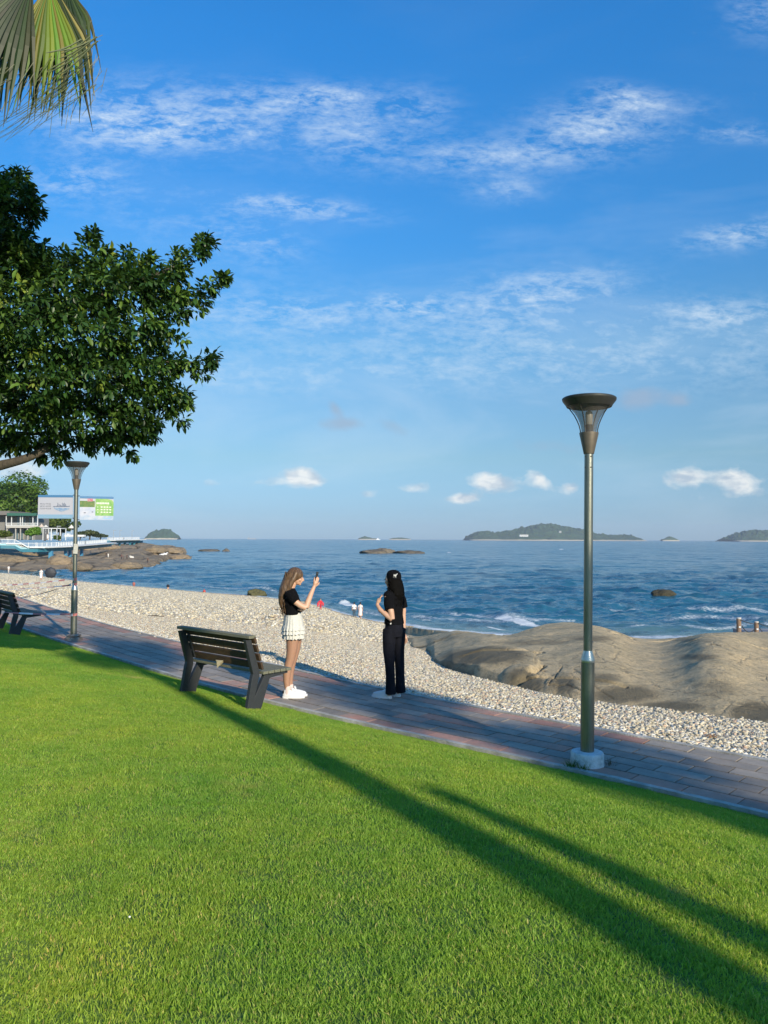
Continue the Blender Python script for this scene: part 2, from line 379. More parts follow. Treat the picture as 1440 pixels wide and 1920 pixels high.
def wet_line(m):                 # stones and sand are darker where the swash has wetted them
    nt = m.node_tree; b = nt.nodes['Principled BSDF']; src = b.inputs['Base Color'].links[0].from_socket; s = nt.nodes.new('ShaderNodeSeparateXYZ'); nt.links.new(nt.nodes.new('ShaderNodeNewGeometry').outputs['Position'], s.inputs[0])
    f = nt.nodes.new('ShaderNodeMapRange'); f.inputs[1].default_value = SEA+.55; f.inputs[2].default_value = SEA+.15; nt.links.new(s.outputs[2], f.inputs[0])
    nt.links.new(mixc(nt, math_(nt, 'MULTIPLY', f.outputs[0], .8), src, mixc(nt, 1.0, src, (.42,.36,.28), 'MULTIPLY')), b.inputs['Base Color'])
wet_line(M['pebble'])
M['beachbed'] = mat('beach_bed', (.30,.255,.185), .95, var=.55, vs=7.0, bump=1, bs=22, coord='World', col2=(.54,.45,.31), det=10)
wet_line(M['beachbed'])

# ------------------------------------------------------------------ lawn
def build_lawn():
    s = np.linspace(0, PL, 260); off = np.r_[0, np.geomspace(.08, 60, 60)]
    X, Y, tx, ty = path_at(s); nx, ny = ty, -tx
    GX = X[:,None] - nx[:,None]*off; GY = Y[:,None] - ny[:,None]*off
    # keep the far side from folding over: clamp with simple geometry
    st = off[None,:]*np.ones_like(GX)
    Z = -.012 + .49*(1-np.exp(-(st/2.0)**1.2)) + .018*fbm(GX*.5, GY*.5, s=5, o=3)*np.minimum(st, 1)
    me = npmesh('lawn', np.stack([GX, GY, Z], -1).reshape(-1, 3), grid_faces(len(s), len(off)))
    o = link('lawn', me, M['lawn']); tag(o, kind='structure', label='bright green mown lawn sloping down to the paved path')
    return o
build_lawn()

def grass_clump(k, size=.5, n=4400, hmin=.014, hmax=.033, wild=0):
    rg = np.random.default_rng(100+k)
    x = rg.uniform(-size/2-.02, size/2+.02, n); y = rg.uniform(-size/2-.02, size/2+.02, n)
    h = rg.uniform(hmin, hmax, n)*(1+.35*fbm(x*7+k*9, y*7, s=k)); w = rg.uniform(.0014, .0027, n)
    az = rg.uniform(0, 2*np.pi, n); face = rg.uniform(0, 2*np.pi, n); lean = rg.uniform(.15, 1.0, n)
    if wild: h *= wild; w *= 1.5
    dx, dy = np.cos(az), np.sin(az); ux, uy = np.cos(face), np.sin(face)
    V = []
    for (t, wk) in ((0, 1), (.55, .85), (1, 0)):
        px = x+dx*h*lean*t**1.7; py = y+dy*h*lean*t**1.7; pz = -.004+h*(t-.28*lean*t*t)
        if wk: V.append(np.stack([px-ux*w*wk, py-uy*w*wk, pz], -1)); V.append(np.stack([px+ux*w*wk, py+uy*w*wk, pz], -1))
        else: V.append(np.stack([px, py, pz], -1))
    V = np.stack(V, 1).reshape(-1, 3); b = np.arange(n)*5
    Fc = np.concatenate([np.stack([b, b+1, b+3], -1), np.stack([b, b+3, b+2], -1), np.stack([b+2, b+3, b+4], -1)])
    c0 = np.array([.35,.48,.068]); c1 = np.array([.24,.365,.050]); c2 = np.array([.52,.46,.15])
    t = rg.uniform(0, 1, n)[:,None]; dry = (rg.uniform(0, 1, n) < .05)[:,None]
    c = c0*t+c1*(1-t); c = np.where(dry, c2, c)*rg.uniform(.8, 1.2, n)[:,None]
    c = np.repeat(np.c_[c, np.ones(n)], 5, 0)
    me = npmesh('grass_clump', V, Fc, False, {'col': ('FLOAT_COLOR', 'POINT', c)})
    me.materials.append(GRASSM); return bpy.data.objects.new('grass_clump', me)
def grass_material():
    m = leafmat('grass_blades', rough=.5, tr=.45); nt = m.node_tree; L = nt.links.new
    # broad patches of yellower and greener turf, by place
    g = nt.nodes.new('ShaderNodeNewGeometry'); n = N(nt, 'ShaderNodeTexNoise', Scale=.9, Detail=5, Roughness=.6); L(g.outputs['Position'], n.inputs[0])
    n2 = N(nt, 'ShaderNodeTexNoise', Scale=3.2, Detail=4, Roughness=.7); L(g.outputs['Position'], n2.inputs[0])
    at_ = [q for q in nt.nodes if q.type == 'ATTRIBUTE'][0]; dst = [l.to_socket for l in at_.outputs['Color'].links]
    c = mixc(nt, 1.0, at_.outputs['Color'], ramp(nt, n.outputs[0], [(.30, (.74,.90,.9)), (.5, (1,1,1)), (.70, (1.28,1.10,1.05))]), 'MULTIPLY')
    c = mixc(nt, 1.0, c, ramp(nt, n2.outputs[0], [(.28, (.84,.90,.9)), (.52, (1,1,1)), (.72, (1.18,1.06,1.2))]), 'MULTIPLY')
    n3 = N(nt, 'ShaderNodeTexNoise', Scale=1.7, Detail=7, Roughness=.62); mp = nt.nodes.new('ShaderNodeMapping'); mp.inputs['Location'].default_value = (3.1, 7.7, 0); L(g.outputs['Position'], mp.inputs[0]); L(mp.outputs[0], n3.inputs[0])
    c = mixc(nt, math_(nt, 'MULTIPLY', ramp(nt, n3.outputs[0], [(.62, 0.0), (.74, 1.0)]), .75), c, (.46,.42,.14))
    for d in dst: L(c, d)
    return m
GRASSM = grass_material()
def build_grass():
    src = [grass_clump(k) for k in range(5)] + [grass_clump(9, n=500, hmin=.04, hmax=.08, wild=1.0)]
    P = []; g = .42
    for X in np.arange(-14, 7.5, g):
        for Y in np.arange(1.3, 27, g):
            k = X/Y
            if k < -.62 or k > .62: continue
            P.append((X, Y))
    P = np.array(P); P += RNG.uniform(-.05, .05, P.shape)
    d, _ = side(P[:,0], P[:,1]); P = P[(d < -.235)]; 
    # an extra row hugging the kerb
    s = np.arange(.3, PL-8, .22); K = path_pt(s, 0)[:, :2]*0; x, y, tx, ty = path_at(s); K = np.stack([x-ty*.165, y+tx*.165], -1)
    ok = (K[:,1] > 1.5) & (np.abs(K[:,0]/np.maximum(K[:,1], .1)) < .62); ka = np.arctan2(ty, tx)[ok]; K = K[ok]
    n1, n2 = len(P), len(K); A = np.r_[P, K]; Z = lawn_z(A[:,0], A[:,1]); e = .08
    zx = (lawn_z(A[:,0]+e, A[:,1])-Z)/e; zy = (lawn_z(A[:,0], A[:,1]+e)-Z)/e
    rz = np.r_[RNG.integers(0, 4, n1)*math.pi/2+RNG.uniform(-.2, .2, n1), ka]
    rots = []
    for i in range(len(A)):
        nrm = Vector((-zx[i], -zy[i], 1)).normalized(); q = Vector((0,0,1)).rotation_difference(nrm) @ Euler((0,0,rz[i])).to_quaternion(); rots.append(tuple(q.to_euler()))
    sc = np.r_[RNG.uniform(.95, 1.12, n1), np.full(n2, .62)]; vid = np.r_[RNG.integers(0, 5, n1), RNG.integers(0, 5, n2)]
    # scattered longer tufts
    T = P[RNG.integers(0, n1, 90)]+RNG.uniform(-.2, .2, (90, 2)); dT, _ = side(T[:,0], T[:,1]); T = T[dT < -.3]; ZT = lawn_z(T[:,0], T[:,1])
    A = np.r_[A, T]; Z = np.r_[Z, ZT]; rots += [(0,0,a) for a in RNG.uniform(0, 6, len(T))]; sc = np.r_[sc, RNG.uniform(.35, .6, len(T))]; vid = np.r_[vid, np.full(len(T), 5)]
    scatter('grass', np.c_[A, Z], rots, sc, vid, src, label='short bright green grass blades covering the lawn', cat='grass', kind='stuff')
build_grass()

# ------------------------------------------------------------------ kerbs and paved path
def strip(name, w0f, w1f, z0, z1, m, kind='structure', label=None, wob=0):
    s = np.linspace(0, PL, 500); P = []
    for q in s:
        w0, w1 = w0f(q), w1f(q); n = wob*(random.random()-.5)
        P.append([path_pt(q, w0, z0), path_pt(q, w0+n, z1), path_pt(q, w1+n, z1), path_pt(q, w1, z0)])
    o = link(name, npmesh(name, np.array(P).reshape(-1, 3), grid_faces(len(s), 4), False), m); tag(o, kind=kind, label=label); return o
strip('kerb', lambda s: .008, lambda s: .068, -.1, .024, M['concrete'], label='pale concrete kerb between the lawn and the path', wob=.014)
strip('kerb', lambda s: pwidth(s)+.02, lambda s: pwidth(s)+.085, -.15, .022, M['concrete'], label='pale concrete kerb between the path and the pebbles', wob=.008)
path = strip('path', lambda s: .070, lambda s: pwidth(s)+.03, -.08, -.004, M['mortar'], label='paved seaside path of slate and red pavers')
def build_pavers():
    mb = MB(); mb.box((0,0,0), (1,1,.03)); ref = mb.build('paver', M['slate'], None, bevel=0)
    bm = bmesh.new(); bm.from_mesh(ref.data)
    bm.to_mesh(ref.data); bm.free()
    me_s = ref.data; me_r = me_s.copy(); me_r.materials.clear(); me_r.materials.append(M['red'])
    bpy.data.objects.remove(ref)
    items = []; rows = 7; tl = .44
    for r in range(rows):
        s = (r % 2)*tl/2 + random.uniform(0, .1)
        while s < PL-6:
            sc_ = s+tl/2; w = float(pwidth(sc_))-.075; rw = w/rows; c = path_pt(sc_, .075+rw*(r+.5)); x, y, tx, ty = path_at(sc_)
            edge = r in (0, rows-1)
            nz = float(fbm(np.array([sc_*.8]), np.array([r*3.]), s=3)[0])
            red = (edge and nz > -.22) or (not edge and nz > .42)
            if c[1] > 3.0 and abs(c[0]/c[1]) < .66: items.append((c, math.atan2(ty, tx), tl, rw, red))
            s += tl
    items.sort(key=lambda q: q[0][0]**2+q[0][1]**2)
    rest = (MB(), MB())
    for i, (c, a, l, rw, red) in enumerate(items):
        dz = random.uniform(-.0025, .0025); T = Matrix.Translation((c[0], c[1], .0+dz)) @ Matrix.Rotation(a, 4, 'Z')
        D = Matrix.Diagonal((l-.011, rw-.021, 1, 1))
        if i < 300:
            o = link('paver', me_r if red else me_s, None, path); o.matrix_world = T @ Matrix.Rotation(random.uniform(-.004, .004), 4, 'X') @ D
        else:
            m3 = (Matrix.Rotation(a, 3, 'Z'))
            rest[1 if red else 0].box((c[0], c[1], dz), (l-.011, rw-.021, .03), m3)
    allv = MB()
    for k in (0, 1): allv.add(rest[k].v, rest[k].f, k)
    o = allv.build('pavers', [M['slate'], M['red']], path); o['kind'] = 'stuff'
build_pavers()

# ------------------------------------------------------------------ beach and pebbles
def build_beach():
    pxs = np.linspace(-1200, 2800, 300); kx = np.array([ray(p, 1011).x for p in pxs]); nY = 90
    Y0 = d0_of(kx); Ys = (EYE-SEA)/np.interp(kx, _kx, _sh)
    t = np.linspace(-.004, 1.35, nY)[None,:]; Y = Y0[:,None]+(Ys-Y0)[:,None]*t; X = kx[:,None]*Y
    Z = -.035 + (SEA+.02)*t + (.02+.05*np.clip(t*3, 0, 1))*fbm(X*.35, Y*.35, s=21, o=4)
    o = link('beach', npmesh('beach', np.stack([X, Y, Z], -1).reshape(-1, 3), grid_faces(len(pxs), nY)), M['beachbed']); tag(o, kind='structure', label='pebble beach sloping down to the sea')
build_beach()
PCOLS = np.array([(.70,.61,.42),(.79,.71,.53),(.58,.49,.33),(.42,.39,.33),(.73,.62,.41),(.31,.29,.27),(.60,.42,.29),(.82,.78,.68),(.48,.41,.30),(.63,.58,.48)])
PW = np.array([.18,.17,.13,.09,.11,.06,.05,.09,.06,.06])
def ico():
    bm = bmesh.new(); bmesh.ops.create_icosphere(bm, subdivisions=1, radius=1); V = np.array([v.co[:] for v in bm.verts]); Fc = np.array([[v.index for v in f.verts] for f in bm.faces]); bm.free(); return V, Fc
IV, IF = ico()
def pebble_clump(k, size=.7, n=760, r0=.009, r1=.025, up=1.0):
    rg = np.random.default_rng(500+k); m = len(IV)
    q = rg.uniform(-size/2, size/2, (n, 2)); r = rg.uniform(0, 1, n)**1.7*(r1-r0)+r0
    sc = np.stack([r*rg.uniform(1.0, 1.55, n), r*rg.uniform(.75, 1.05, n), r*rg.uniform(.45, .75, n)], -1)
    V = IV[None]*(1+.16*rg.standard_normal((n, m, 1)).clip(-1.2, 1.2))*sc[:,None,:]
    ang = rg.uniform(0, 6.28, n); tl = rg.normal(0, .45, n); c, s = np.cos(tl)[:,None], np.sin(tl)[:,None]
    x, y, z = V[...,0], V[...,1], V[...,2]; x, z = x*c-z*s, x*s+z*c; c, s = np.cos(ang)[:,None], np.sin(ang)[:,None]; x, y = x*c-y*s, x*s+y*c
    V = np.stack([x+q[:,0,None], y+q[:,1,None], z+(rg.uniform(-.2, .85, n)*r)[:,None]*up+.006], -1).reshape(-1, 3)
    Fc = (IF[None]+np.arange(n)[:,None,None]*m).reshape(-1, 3)
    col = PCOLS[rg.choice(len(PCOLS), n, p=PW)]*rg.uniform(.58, .95, n)[:,None]; col = np.repeat(np.c_[col, np.ones(n)], m, 0)
    me = npmesh('pebble_clump', V, Fc, True, {'col': ('FLOAT_COLOR', 'POINT', col)}); me.materials.append(M['pebble'])
    return bpy.data.objects.new('pebble_clump', me)
def build_pebbles():
    src = [pebble_clump(k) for k in range(4)] + [pebble_clump(10+k, size=1.9, n=700, r0=.025, r1=.06) for k in range(2)]
    for rng_, g, vids, ymin, ymax in ((0, .50, 4, 4.5, 27), (1, 1.45, 2, 26, 125)):
        Xs = np.arange(-70, 14, g); Ys_ = np.arange(ymin, ymax, g); X, Y = np.meshgrid(Xs, Ys_); X = X.ravel(); Y = Y.ravel()
        X = X+RNG.uniform(-.1, .1, X.size)*g; Y = Y+RNG.uniform(-.1, .1, X.size)*g
        kx = X/Y; px = px_of(kx); ok = (px > -60) & (px < 1500); X, Y, kx, px = X[ok], Y[ok], kx[ok], px[ok]
        d, s = side(X, Y); w = np.array([float(pwidth(q)) for q in s]); Y0 = d0_of(kx); Yend = (EYE-SEA)/np.interp(kx, _kx, _sh)
        half = (.36 if rng_ == 0 else .9)
        ok = (d > w+.09+half*.93) & (Y < Yend-1.0)
        yf = np.array([rock_foot_Y(p) for p in px]); ok &= (Y < yf+.9)
        X, Y, kx = X[ok], Y[ok], kx[ok]; Z = beach_z(X, Y); e = .2
        rots = []; zx = (beach_z(X+e, Y)-Z)/e; zy = (beach_z(X, Y+e)-Z)/e
        for i in range(len(X)):
            q = Vector((0,0,1)).rotation_difference(Vector((-zx[i], -zy[i], 1)).normalized()) @ Euler((0,0,random.uniform(0, 6.28))).to_quaternion(); rots.append(tuple(q.to_euler()))
        P = np.stack([X, Y, Z+.004], -1)
        vid = RNG.integers(0, vids, len(X)); sc = RNG.uniform(.95, 1.15, len(X))
        if rng_ == 0:     # thin row hugging the kerb
            s = np.arange(1, PL-10, .12); w = np.array([float(pwidth(q)) for q in s]); K = np.array([path_pt(a, b+.09+.15) for a, b in zip(s, w)])
            ok = (K[:,1] > 4) & (np.abs(K[:,0]/K[:,1]) < .6) & (K[:,1] < 27); K = K[ok]; K[:,2] = beach_z(K[:,0], K[:,1])
            P = np.r_[P, K]; rots += [(0,0,random.uniform(0, 6)) for _ in K]; vid = np.r_[vid, np.full(len(K), 6)]; sc = np.r_[sc, np.ones(len(K))]
        srcs = (src[:4]+[src[4], src[5]]+[pebble_clump(30, size=.25, n=70)]) if rng_ == 0 else src[4:]
        scatter('pebbles', P, rots, sc, vid, srcs, label='loose cream and grey pebbles beside the paved path' if rng_ == 0 else 'cream pebbles on the lower beach by the water', cat='pebbles', kind='stuff')
# ------------------------------------------------------------------ rock outcrop on the beach
foot = np.array([(700,1192),(756,1196),(775,1217),(800,1228),(815,1247),(850,1262),(900,1275),(940,1285),(1000,1300),(1050,1311),(1100,1322),(1160,1331),(1250,1341),(1330,1349),(1400,1362),(1440,1374),(1600,1420),(2100,1500)], float)
crest = np.array([(700,1176),(757,1176),(800,1180),(900,1188),(955,1191),(985,1181),(1020,1171),(1060,1167),(1110,1170),(1150,1182),(1185,1196),(1240,1200),(1280,1195),(1320,1187),(1360,1185),(1440,1185),(1600,1180),(2100,1185)], float)
def rock_foot_Y(px):
    if px < 745: return 1e9
    py = np.interp(px, foot[:,0], foot[:,1]); r = ray(px, py)   # where the sight line meets the beach
    kx = r.x; Y0 = float(d0_of(kx)); Ys = (EYE-SEA)/float(np.interp(kx, _kx, _sh)); a = -r.z
    # EYE - a*Y = -.02 + (SEA+.02)*(Y-Y0)/(Ys-Y0)
    m = (SEA+.02)/(Ys-Y0); return (EYE+.02+m*Y0)/(a+m)
build_pebbles()
M['rock'] = None
def rock_material(name, c1, c2, c3, sc=1.0, dark=(.05,.045,.035)):
    m = bpy.data.materials.new(name); m.use_nodes = True; nt = m.node_tree; L = nt.links.new; b = nt.nodes['Principled BSDF']
    b.inputs['Roughness'].default_value = .88; b.inputs['Specular IOR Level'].default_value = .25
    g = nt.nodes.new('ShaderNodeNewGeometry').outputs['Position']
    mp = nt.nodes.new('ShaderNodeMapping'); mp.inputs['Scale'].default_value = (1, .8, 1.3); mp.inputs['Rotation'].default_value = (0, .12, .3); L(g, mp.inputs[0]); p = mp.outputs[0]
    def n(s, d=8, r=.62, di=.4):
        q = N(nt, 'ShaderNodeTexNoise', Scale=s*sc, Detail=d, Roughness=r, Distortion=di); L(p, q.inputs[0]); return q.outputs[0]
    a = mixc(nt, ramp(nt, n(.55), [(.36, 0.0), (.60, 1.0)]), c1, c2)
    a = mixc(nt, math_(nt, 'MULTIPLY', ramp(nt, n(1.3, 10, .7, .9), [(.50, 0.0), (.66, 1.0)]), .8), a, c3)
    a = mixc(nt, math_(nt, 'MULTIPLY', ramp(nt, n(7, 8, .75), [(.50, 0.0), (.68, 1.0)]), .55), a, dark)
    a = mixc(nt, 1.0, a, math_(nt, 'MULTIPLY_ADD', n(26, 6, .7), .9, .55), 'MULTIPLY')
    stn = N(nt, 'ShaderNodeAttribute', _attribute_name='stain').outputs['Fac']
    sf = math_(nt, 'MULTIPLY', math_(nt, 'SUBTRACT', math_(nt, 'ADD', stn, math_(nt, 'MULTIPLY', n(1.6, 9, .72, .8), .9)), .62), 2.4, clamp=True)
    a = mixc(nt, math_(nt, 'MULTIPLY', sf, math_(nt, 'MULTIPLY', stn, 1.5, clamp=True)), a, tuple(q*.50 for q in c3))
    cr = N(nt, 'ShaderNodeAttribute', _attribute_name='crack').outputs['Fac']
    a = mixc(nt, cr, a, (.025,.02,.015))  # near-black cracks; the mask also paints the hollow's shade
    L(a, b.inputs['Base Color'])
    vo = N(nt, 'ShaderNodeTexVoronoi', _feature='DISTANCE_TO_EDGE', Scale=.55*sc); wp = nt.nodes.new('ShaderNodeVectorMath'); wp.operation = 'ADD'; ns_ = N(nt, 'ShaderNodeTexNoise', Scale=1.1*sc, Detail=5); L(p, ns_.inputs[0]); L(p, wp.inputs[0]); sc_ = nt.nodes.new('ShaderNodeVectorMath'); sc_.operation = 'SCALE'; L(ns_.outputs[1], sc_.inputs[0]); sc_.inputs['Scale'].default_value = .9/sc; L(sc_.outputs[0], wp.inputs[1]); L(wp.outputs[0], vo.inputs[0])
    jt = ramp(nt, vo.outputs[0], [(0.0, 0.0), (.018, 1.0)])
    a2 = mixc(nt, math_(nt, 'MULTIPLY', math_(nt, 'SUBTRACT', 1.0, jt), .28), a, (.05,.04,.03)); L(a2, b.inputs['Base Color'])
    h = math_(nt, 'ADD', math_(nt, 'ADD', math_(nt, 'MULTIPLY', n(3.2, 9, .65, .6), 1.0), math_(nt, 'MULTIPLY', jt, .18)), math_(nt, 'MULTIPLY', n(24, 8, .75), .5))
    bp = N(nt, 'ShaderNodeBump', Strength=.9, Distance=.11/sc); L(h, bp.inputs['Height']); L(bp.outputs[0], b.inputs['Normal'])
    return m
M['rock'] = rock_material('outcrop_granite', (.66,.50,.285), (.54,.43,.26), (.38,.315,.195))
M['rockfar'] = rock_material('headland_granite', (.41,.305,.19), (.29,.23,.155), (.18,.145,.10), .16)
M['rockwet'] = rock_material('wet_rock', (.085,.075,.045), (.06,.055,.035), (.03,.03,.02), .5)
def build_outcrop():
    pxs = np.linspace(748, 2000, 560); nt_ = 230; tt = np.linspace(0, 1, nt_)
    V = np.zeros((len(pxs), nt_+26, 3)); ST = np.zeros((len(pxs), nt_+26)); CR = np.zeros((len(pxs), nt_+26))
    def soft(P, sig):
        q = np.arange(600, 2200, 1.0); v = np.interp(q, P[:,0], P[:,1]); k_ = np.exp(-.5*(np.arange(-40, 41)/sig)**2); k_ /= k_.sum(); return q, np.convolve(np.pad(v, 40, 'edge'), k_, 'valid')
    fq, fv = soft(foot, 7.0); cq, cv_ = soft(crest, 7.0)
    for i, px in enumerate(pxs):
        yf = np.interp(px, fq, fv)+3.0; yc = np.interp(px, cq, cv_); kf = rock_foot_Y(px)-.02
        dc = 22+1.6*math.sin(px*.013)+1.2*math.sin(px*.031+1); dc += float(np.interp(px, [748, 800, 850, 900, 1000], [17, 10, 5.5, 2.5, 0])); dc = max(dc, kf+3)
        w = np.clip((px-748)/60, 0, 1)
        u = tt; gmix = (.42+.16*math.sin((px-900)*.006))*float(w)**1.0
        # profile: bulging nose at the foot, long shoulder, then the crest
        g = 1-(1-u)**(1+1.5*gmix)
        y = yf+(yc-yf)*g
        Y = kf+(dc-kf)*(u*.55+.45*u*u)
        r0 = ray(px, yc); k = r0.x
        a0 = np.array([-ray(px, q).z for q in y]); z = EYE-a0*Y
        V[i,:nt_,0] = k*Y; V[i,:nt_,1] = Y; V[i,:nt_,2] = z
        b = np.linspace(0, 1, 27)[1:]; Yb = dc+5.5*b; zb = V[i,nt_-1,2]-5.5*b**1.6
        V[i,nt_:,0] = k*Yb; V[i,nt_:,1] = Yb; V[i,nt_:,2] = zb
        # lobes and cracks in (px, y)
        yy = np.r_[y, np.full(26, -9999)]; dz = np.zeros(nt_+26)
        def lobe(cx, cy, rx, ry, h):
            e = ((px-cx)/rx)**2+((yy-cy)/ry)**2; return h*np.sqrt(np.clip(1-e, 0, 1))
        dz += lobe(905, 1250, 108, 42, .16); dz += lobe(990, 1292, 55, 34, .09); dz += lobe(1060, 1300, 40, 40, .06)
        def crack(pts, wd, depth):
            pts = np.array(pts, float); d = np.full(nt_+26, 1e9)
            for a, b2 in zip(pts[:-1], pts[1:]):
                ab = b2-a; t_ = np.clip(((px-a[0])*ab[0]+(yy-a[1])*ab[1])/(ab@ab), 0, 1); d = np.minimum(d, np.hypot(px-a[0]-t_*ab[0], (yy-a[1]-t_*ab[1])))
            m = np.exp(-(d/wd)**2); CR[i] = np.maximum(CR[i], m*min(1, depth*14)); return -depth*m
        dz += crack([(1052,1250),(1046,1262),(1035,1282),(1028,1294),(1062,1290),(1092,1300)], 1.1, .035)
        dz += crack([(1075,1252),(1095,1268),(1120,1290),(1150,1306)], 1.0, .02)
        dz += crack([(803,1216),(806,1234),(820,1250),(850,1263),(885,1272)], 3.2, .16)
        dz += crack([(1015,1216),(1003,1238),(1004,1252)], 1.2, .015)
        for (cx, cy, rx, ry, h_) in ((905,1243,92,24,.95),(985,1288,42,24,.8),(1055,1288,34,24,.7),(1125,1272,50,16,.6),(1170,1300,80,20,.75),(1260,1322,80,16,.7),(1310,1228,50,9,.6),(1345,1290,60,24,.5),(1410,1335,50,24,.9),(1000,1203,100,7,.5),(1110,1196,60,7,.6),(850,1196,60,6,.4),(1060,1176,60,6,.3),(1290,1198,50,5,.5)):
            ST[i] = np.maximum(ST[i], h_*np.exp(-(((px-cx)/rx)**2+((yy-cy)/ry)**2)**1.5))
        rp = float(np.clip((px-750)/110, 0, 1)); rp = rp*rp*(3-2*rp); bz_ = beach_z(V[i,:nt_,0], V[i,:nt_,1])+.03; V[i,:nt_,2] = np.where(True, bz_+(V[i,:nt_,2]-bz_)*(.12+.88*rp), 0)
        V[i,:,2] += (.25+.75*rp)*dz*np.r_[np.minimum(tt*14, 1), np.zeros(26)]
    X, Y, Z = V[...,0], V[...,1], V[...,2]
    ed = np.minimum(np.linspace(0, 1, nt_+26)*18, 1)[None,:]
    Z = Z + ed*(.07*fbm(X*.4, Y*.4, s=31, o=3) + .030*fbm(X*1.8+Z, Y*1.8, s=33, o=5))
    d1, d2, idv = worley(X*.30+.25*fbm(X*.3, Y*.3, s=3), Y*.30, 41); Z = Z - ed*.14*np.exp(-((d2-d1)/.035)**2)*(fbm(X*.4, Y*.4, s=50) > .05)
    # undercut hollow at the left end, its shade painted in as dark colour
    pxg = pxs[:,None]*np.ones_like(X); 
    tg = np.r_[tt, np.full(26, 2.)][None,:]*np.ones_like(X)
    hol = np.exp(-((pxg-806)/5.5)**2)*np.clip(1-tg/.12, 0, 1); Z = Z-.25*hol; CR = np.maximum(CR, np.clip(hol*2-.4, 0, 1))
    me = npmesh('rock_outcrop', np.stack([X, Y, Z], -1).reshape(-1, 3), grid_faces(len(pxs), nt_+26), True, {'crack': ('FLOAT', 'POINT', CR.ravel()), 'stain': ('FLOAT', 'POINT', ST.ravel())})
    o = link('rock_outcrop', me, M['rock']); tag(o, 'long low tan granite outcrop on the pebble beach right of the women', 'rock')
build_outcrop()

# ------------------------------------------------------------------ sea
def sea_material():
    m = bpy.data.materials.new('sea_water'); m.use_nodes = True; nt = m.node_tree; L = nt.links.new; b = nt.nodes['Principled BSDF']
    b.inputs['IOR'].default_value = 1.33; b.inputs['Specular IOR Level'].default_value = .18
    g = nt.nodes.new('ShaderNodeNewGeometry').outputs['Position']
    def n(s, sx, d, r, rot=.0, di=0.6, out=0):
        mp = nt.nodes.new('ShaderNodeMapping'); mp.inputs['Scale'].default_value = (1, sx, 1); mp.inputs['Rotation'].default_value = (0,0,rot); L(g, mp.inputs[0])
        q = N(nt, 'ShaderNodeTexNoise', Scale=s, Detail=d, Roughness=r, Distortion=di); L(mp.outputs[0], q.inputs[0]); return q.outputs[out]
    # wind ripples tilt the surface: three sizes of slope, added to the modelled waves
    def vm(op, a, b_):
        q = nt.nodes.new('ShaderNodeVectorMath'); q.operation = op
        for s, v in ((q.inputs[0], a), (q.inputs[1], b_)):
            if isinstance(v, tuple): s.default_value = v
            else: L(v, s)
        return q.outputs[0]
    t = None
    for (s, sx, k, rot) in ((.055, 2.2, .85, .1), (.30, 1.7, 1.0, -.15), (1.4, 1.4, .75, .25)):
        c = vm('MULTIPLY', vm('SUBTRACT', n(s, sx, 3, .6, rot, .4, 1), (.5,.5,.5)), (k, k, 0)); t = c if t is None else vm('ADD', t, c)
    nn = nt.nodes.new('ShaderNodeNewGeometry').outputs['Normal']; nrm = nt.nodes.new('ShaderNodeVectorMath'); nrm.operation = 'NORMALIZE'; L(vm('ADD', nn, t), nrm.inputs[0]); L(nrm.outputs[0], b.inputs['Normal'])
    dp = N(nt, 'ShaderNodeAttribute', _attribute_name='shallow').outputs['Fac']
    patch = math_(nt, 'ADD', math_(nt, 'MULTIPLY', n(.010, 4.0, 5, .65, .05), .6), math_(nt, 'MULTIPLY', n(.06, 3.0, 6, .7, -.05), .4))
    c = mixc(nt, ramp(nt, patch, [(.40, 0.0), (.60, 1.0)]), (.013,.082,.140), (.026,.120,.185))
    c = mixc(nt, dp, c, (.12,.19,.17))
    fo = math_(nt, 'MINIMUM', N(nt, 'ShaderNodeAttribute', _attribute_name='foam').outputs['Fac'], .70)
    fn = math_(nt, 'MULTIPLY', math_(nt, 'SUBTRACT', math_(nt, 'ADD', fo, math_(nt, 'MULTIPLY', n(3.6, 2.0, 10, .80), 1.15)), 1.06), 6.0, clamp=True)
    wc = math_(nt, 'MULTIPLY', ramp(nt, n(.55, 3.4, 7, .62, .1), [(.735, 0.0), (.78, 1.0)]), .8)
    fm = math_(nt, 'MAXIMUM', fn, wc)
    c = mixc(nt, fm, c, (.62,.66,.68)); L(c, b.inputs['Base Color'])
    L(math_(nt, 'MULTIPLY_ADD', fm, .6, .16), b.inputs['Roughness'])
    return m
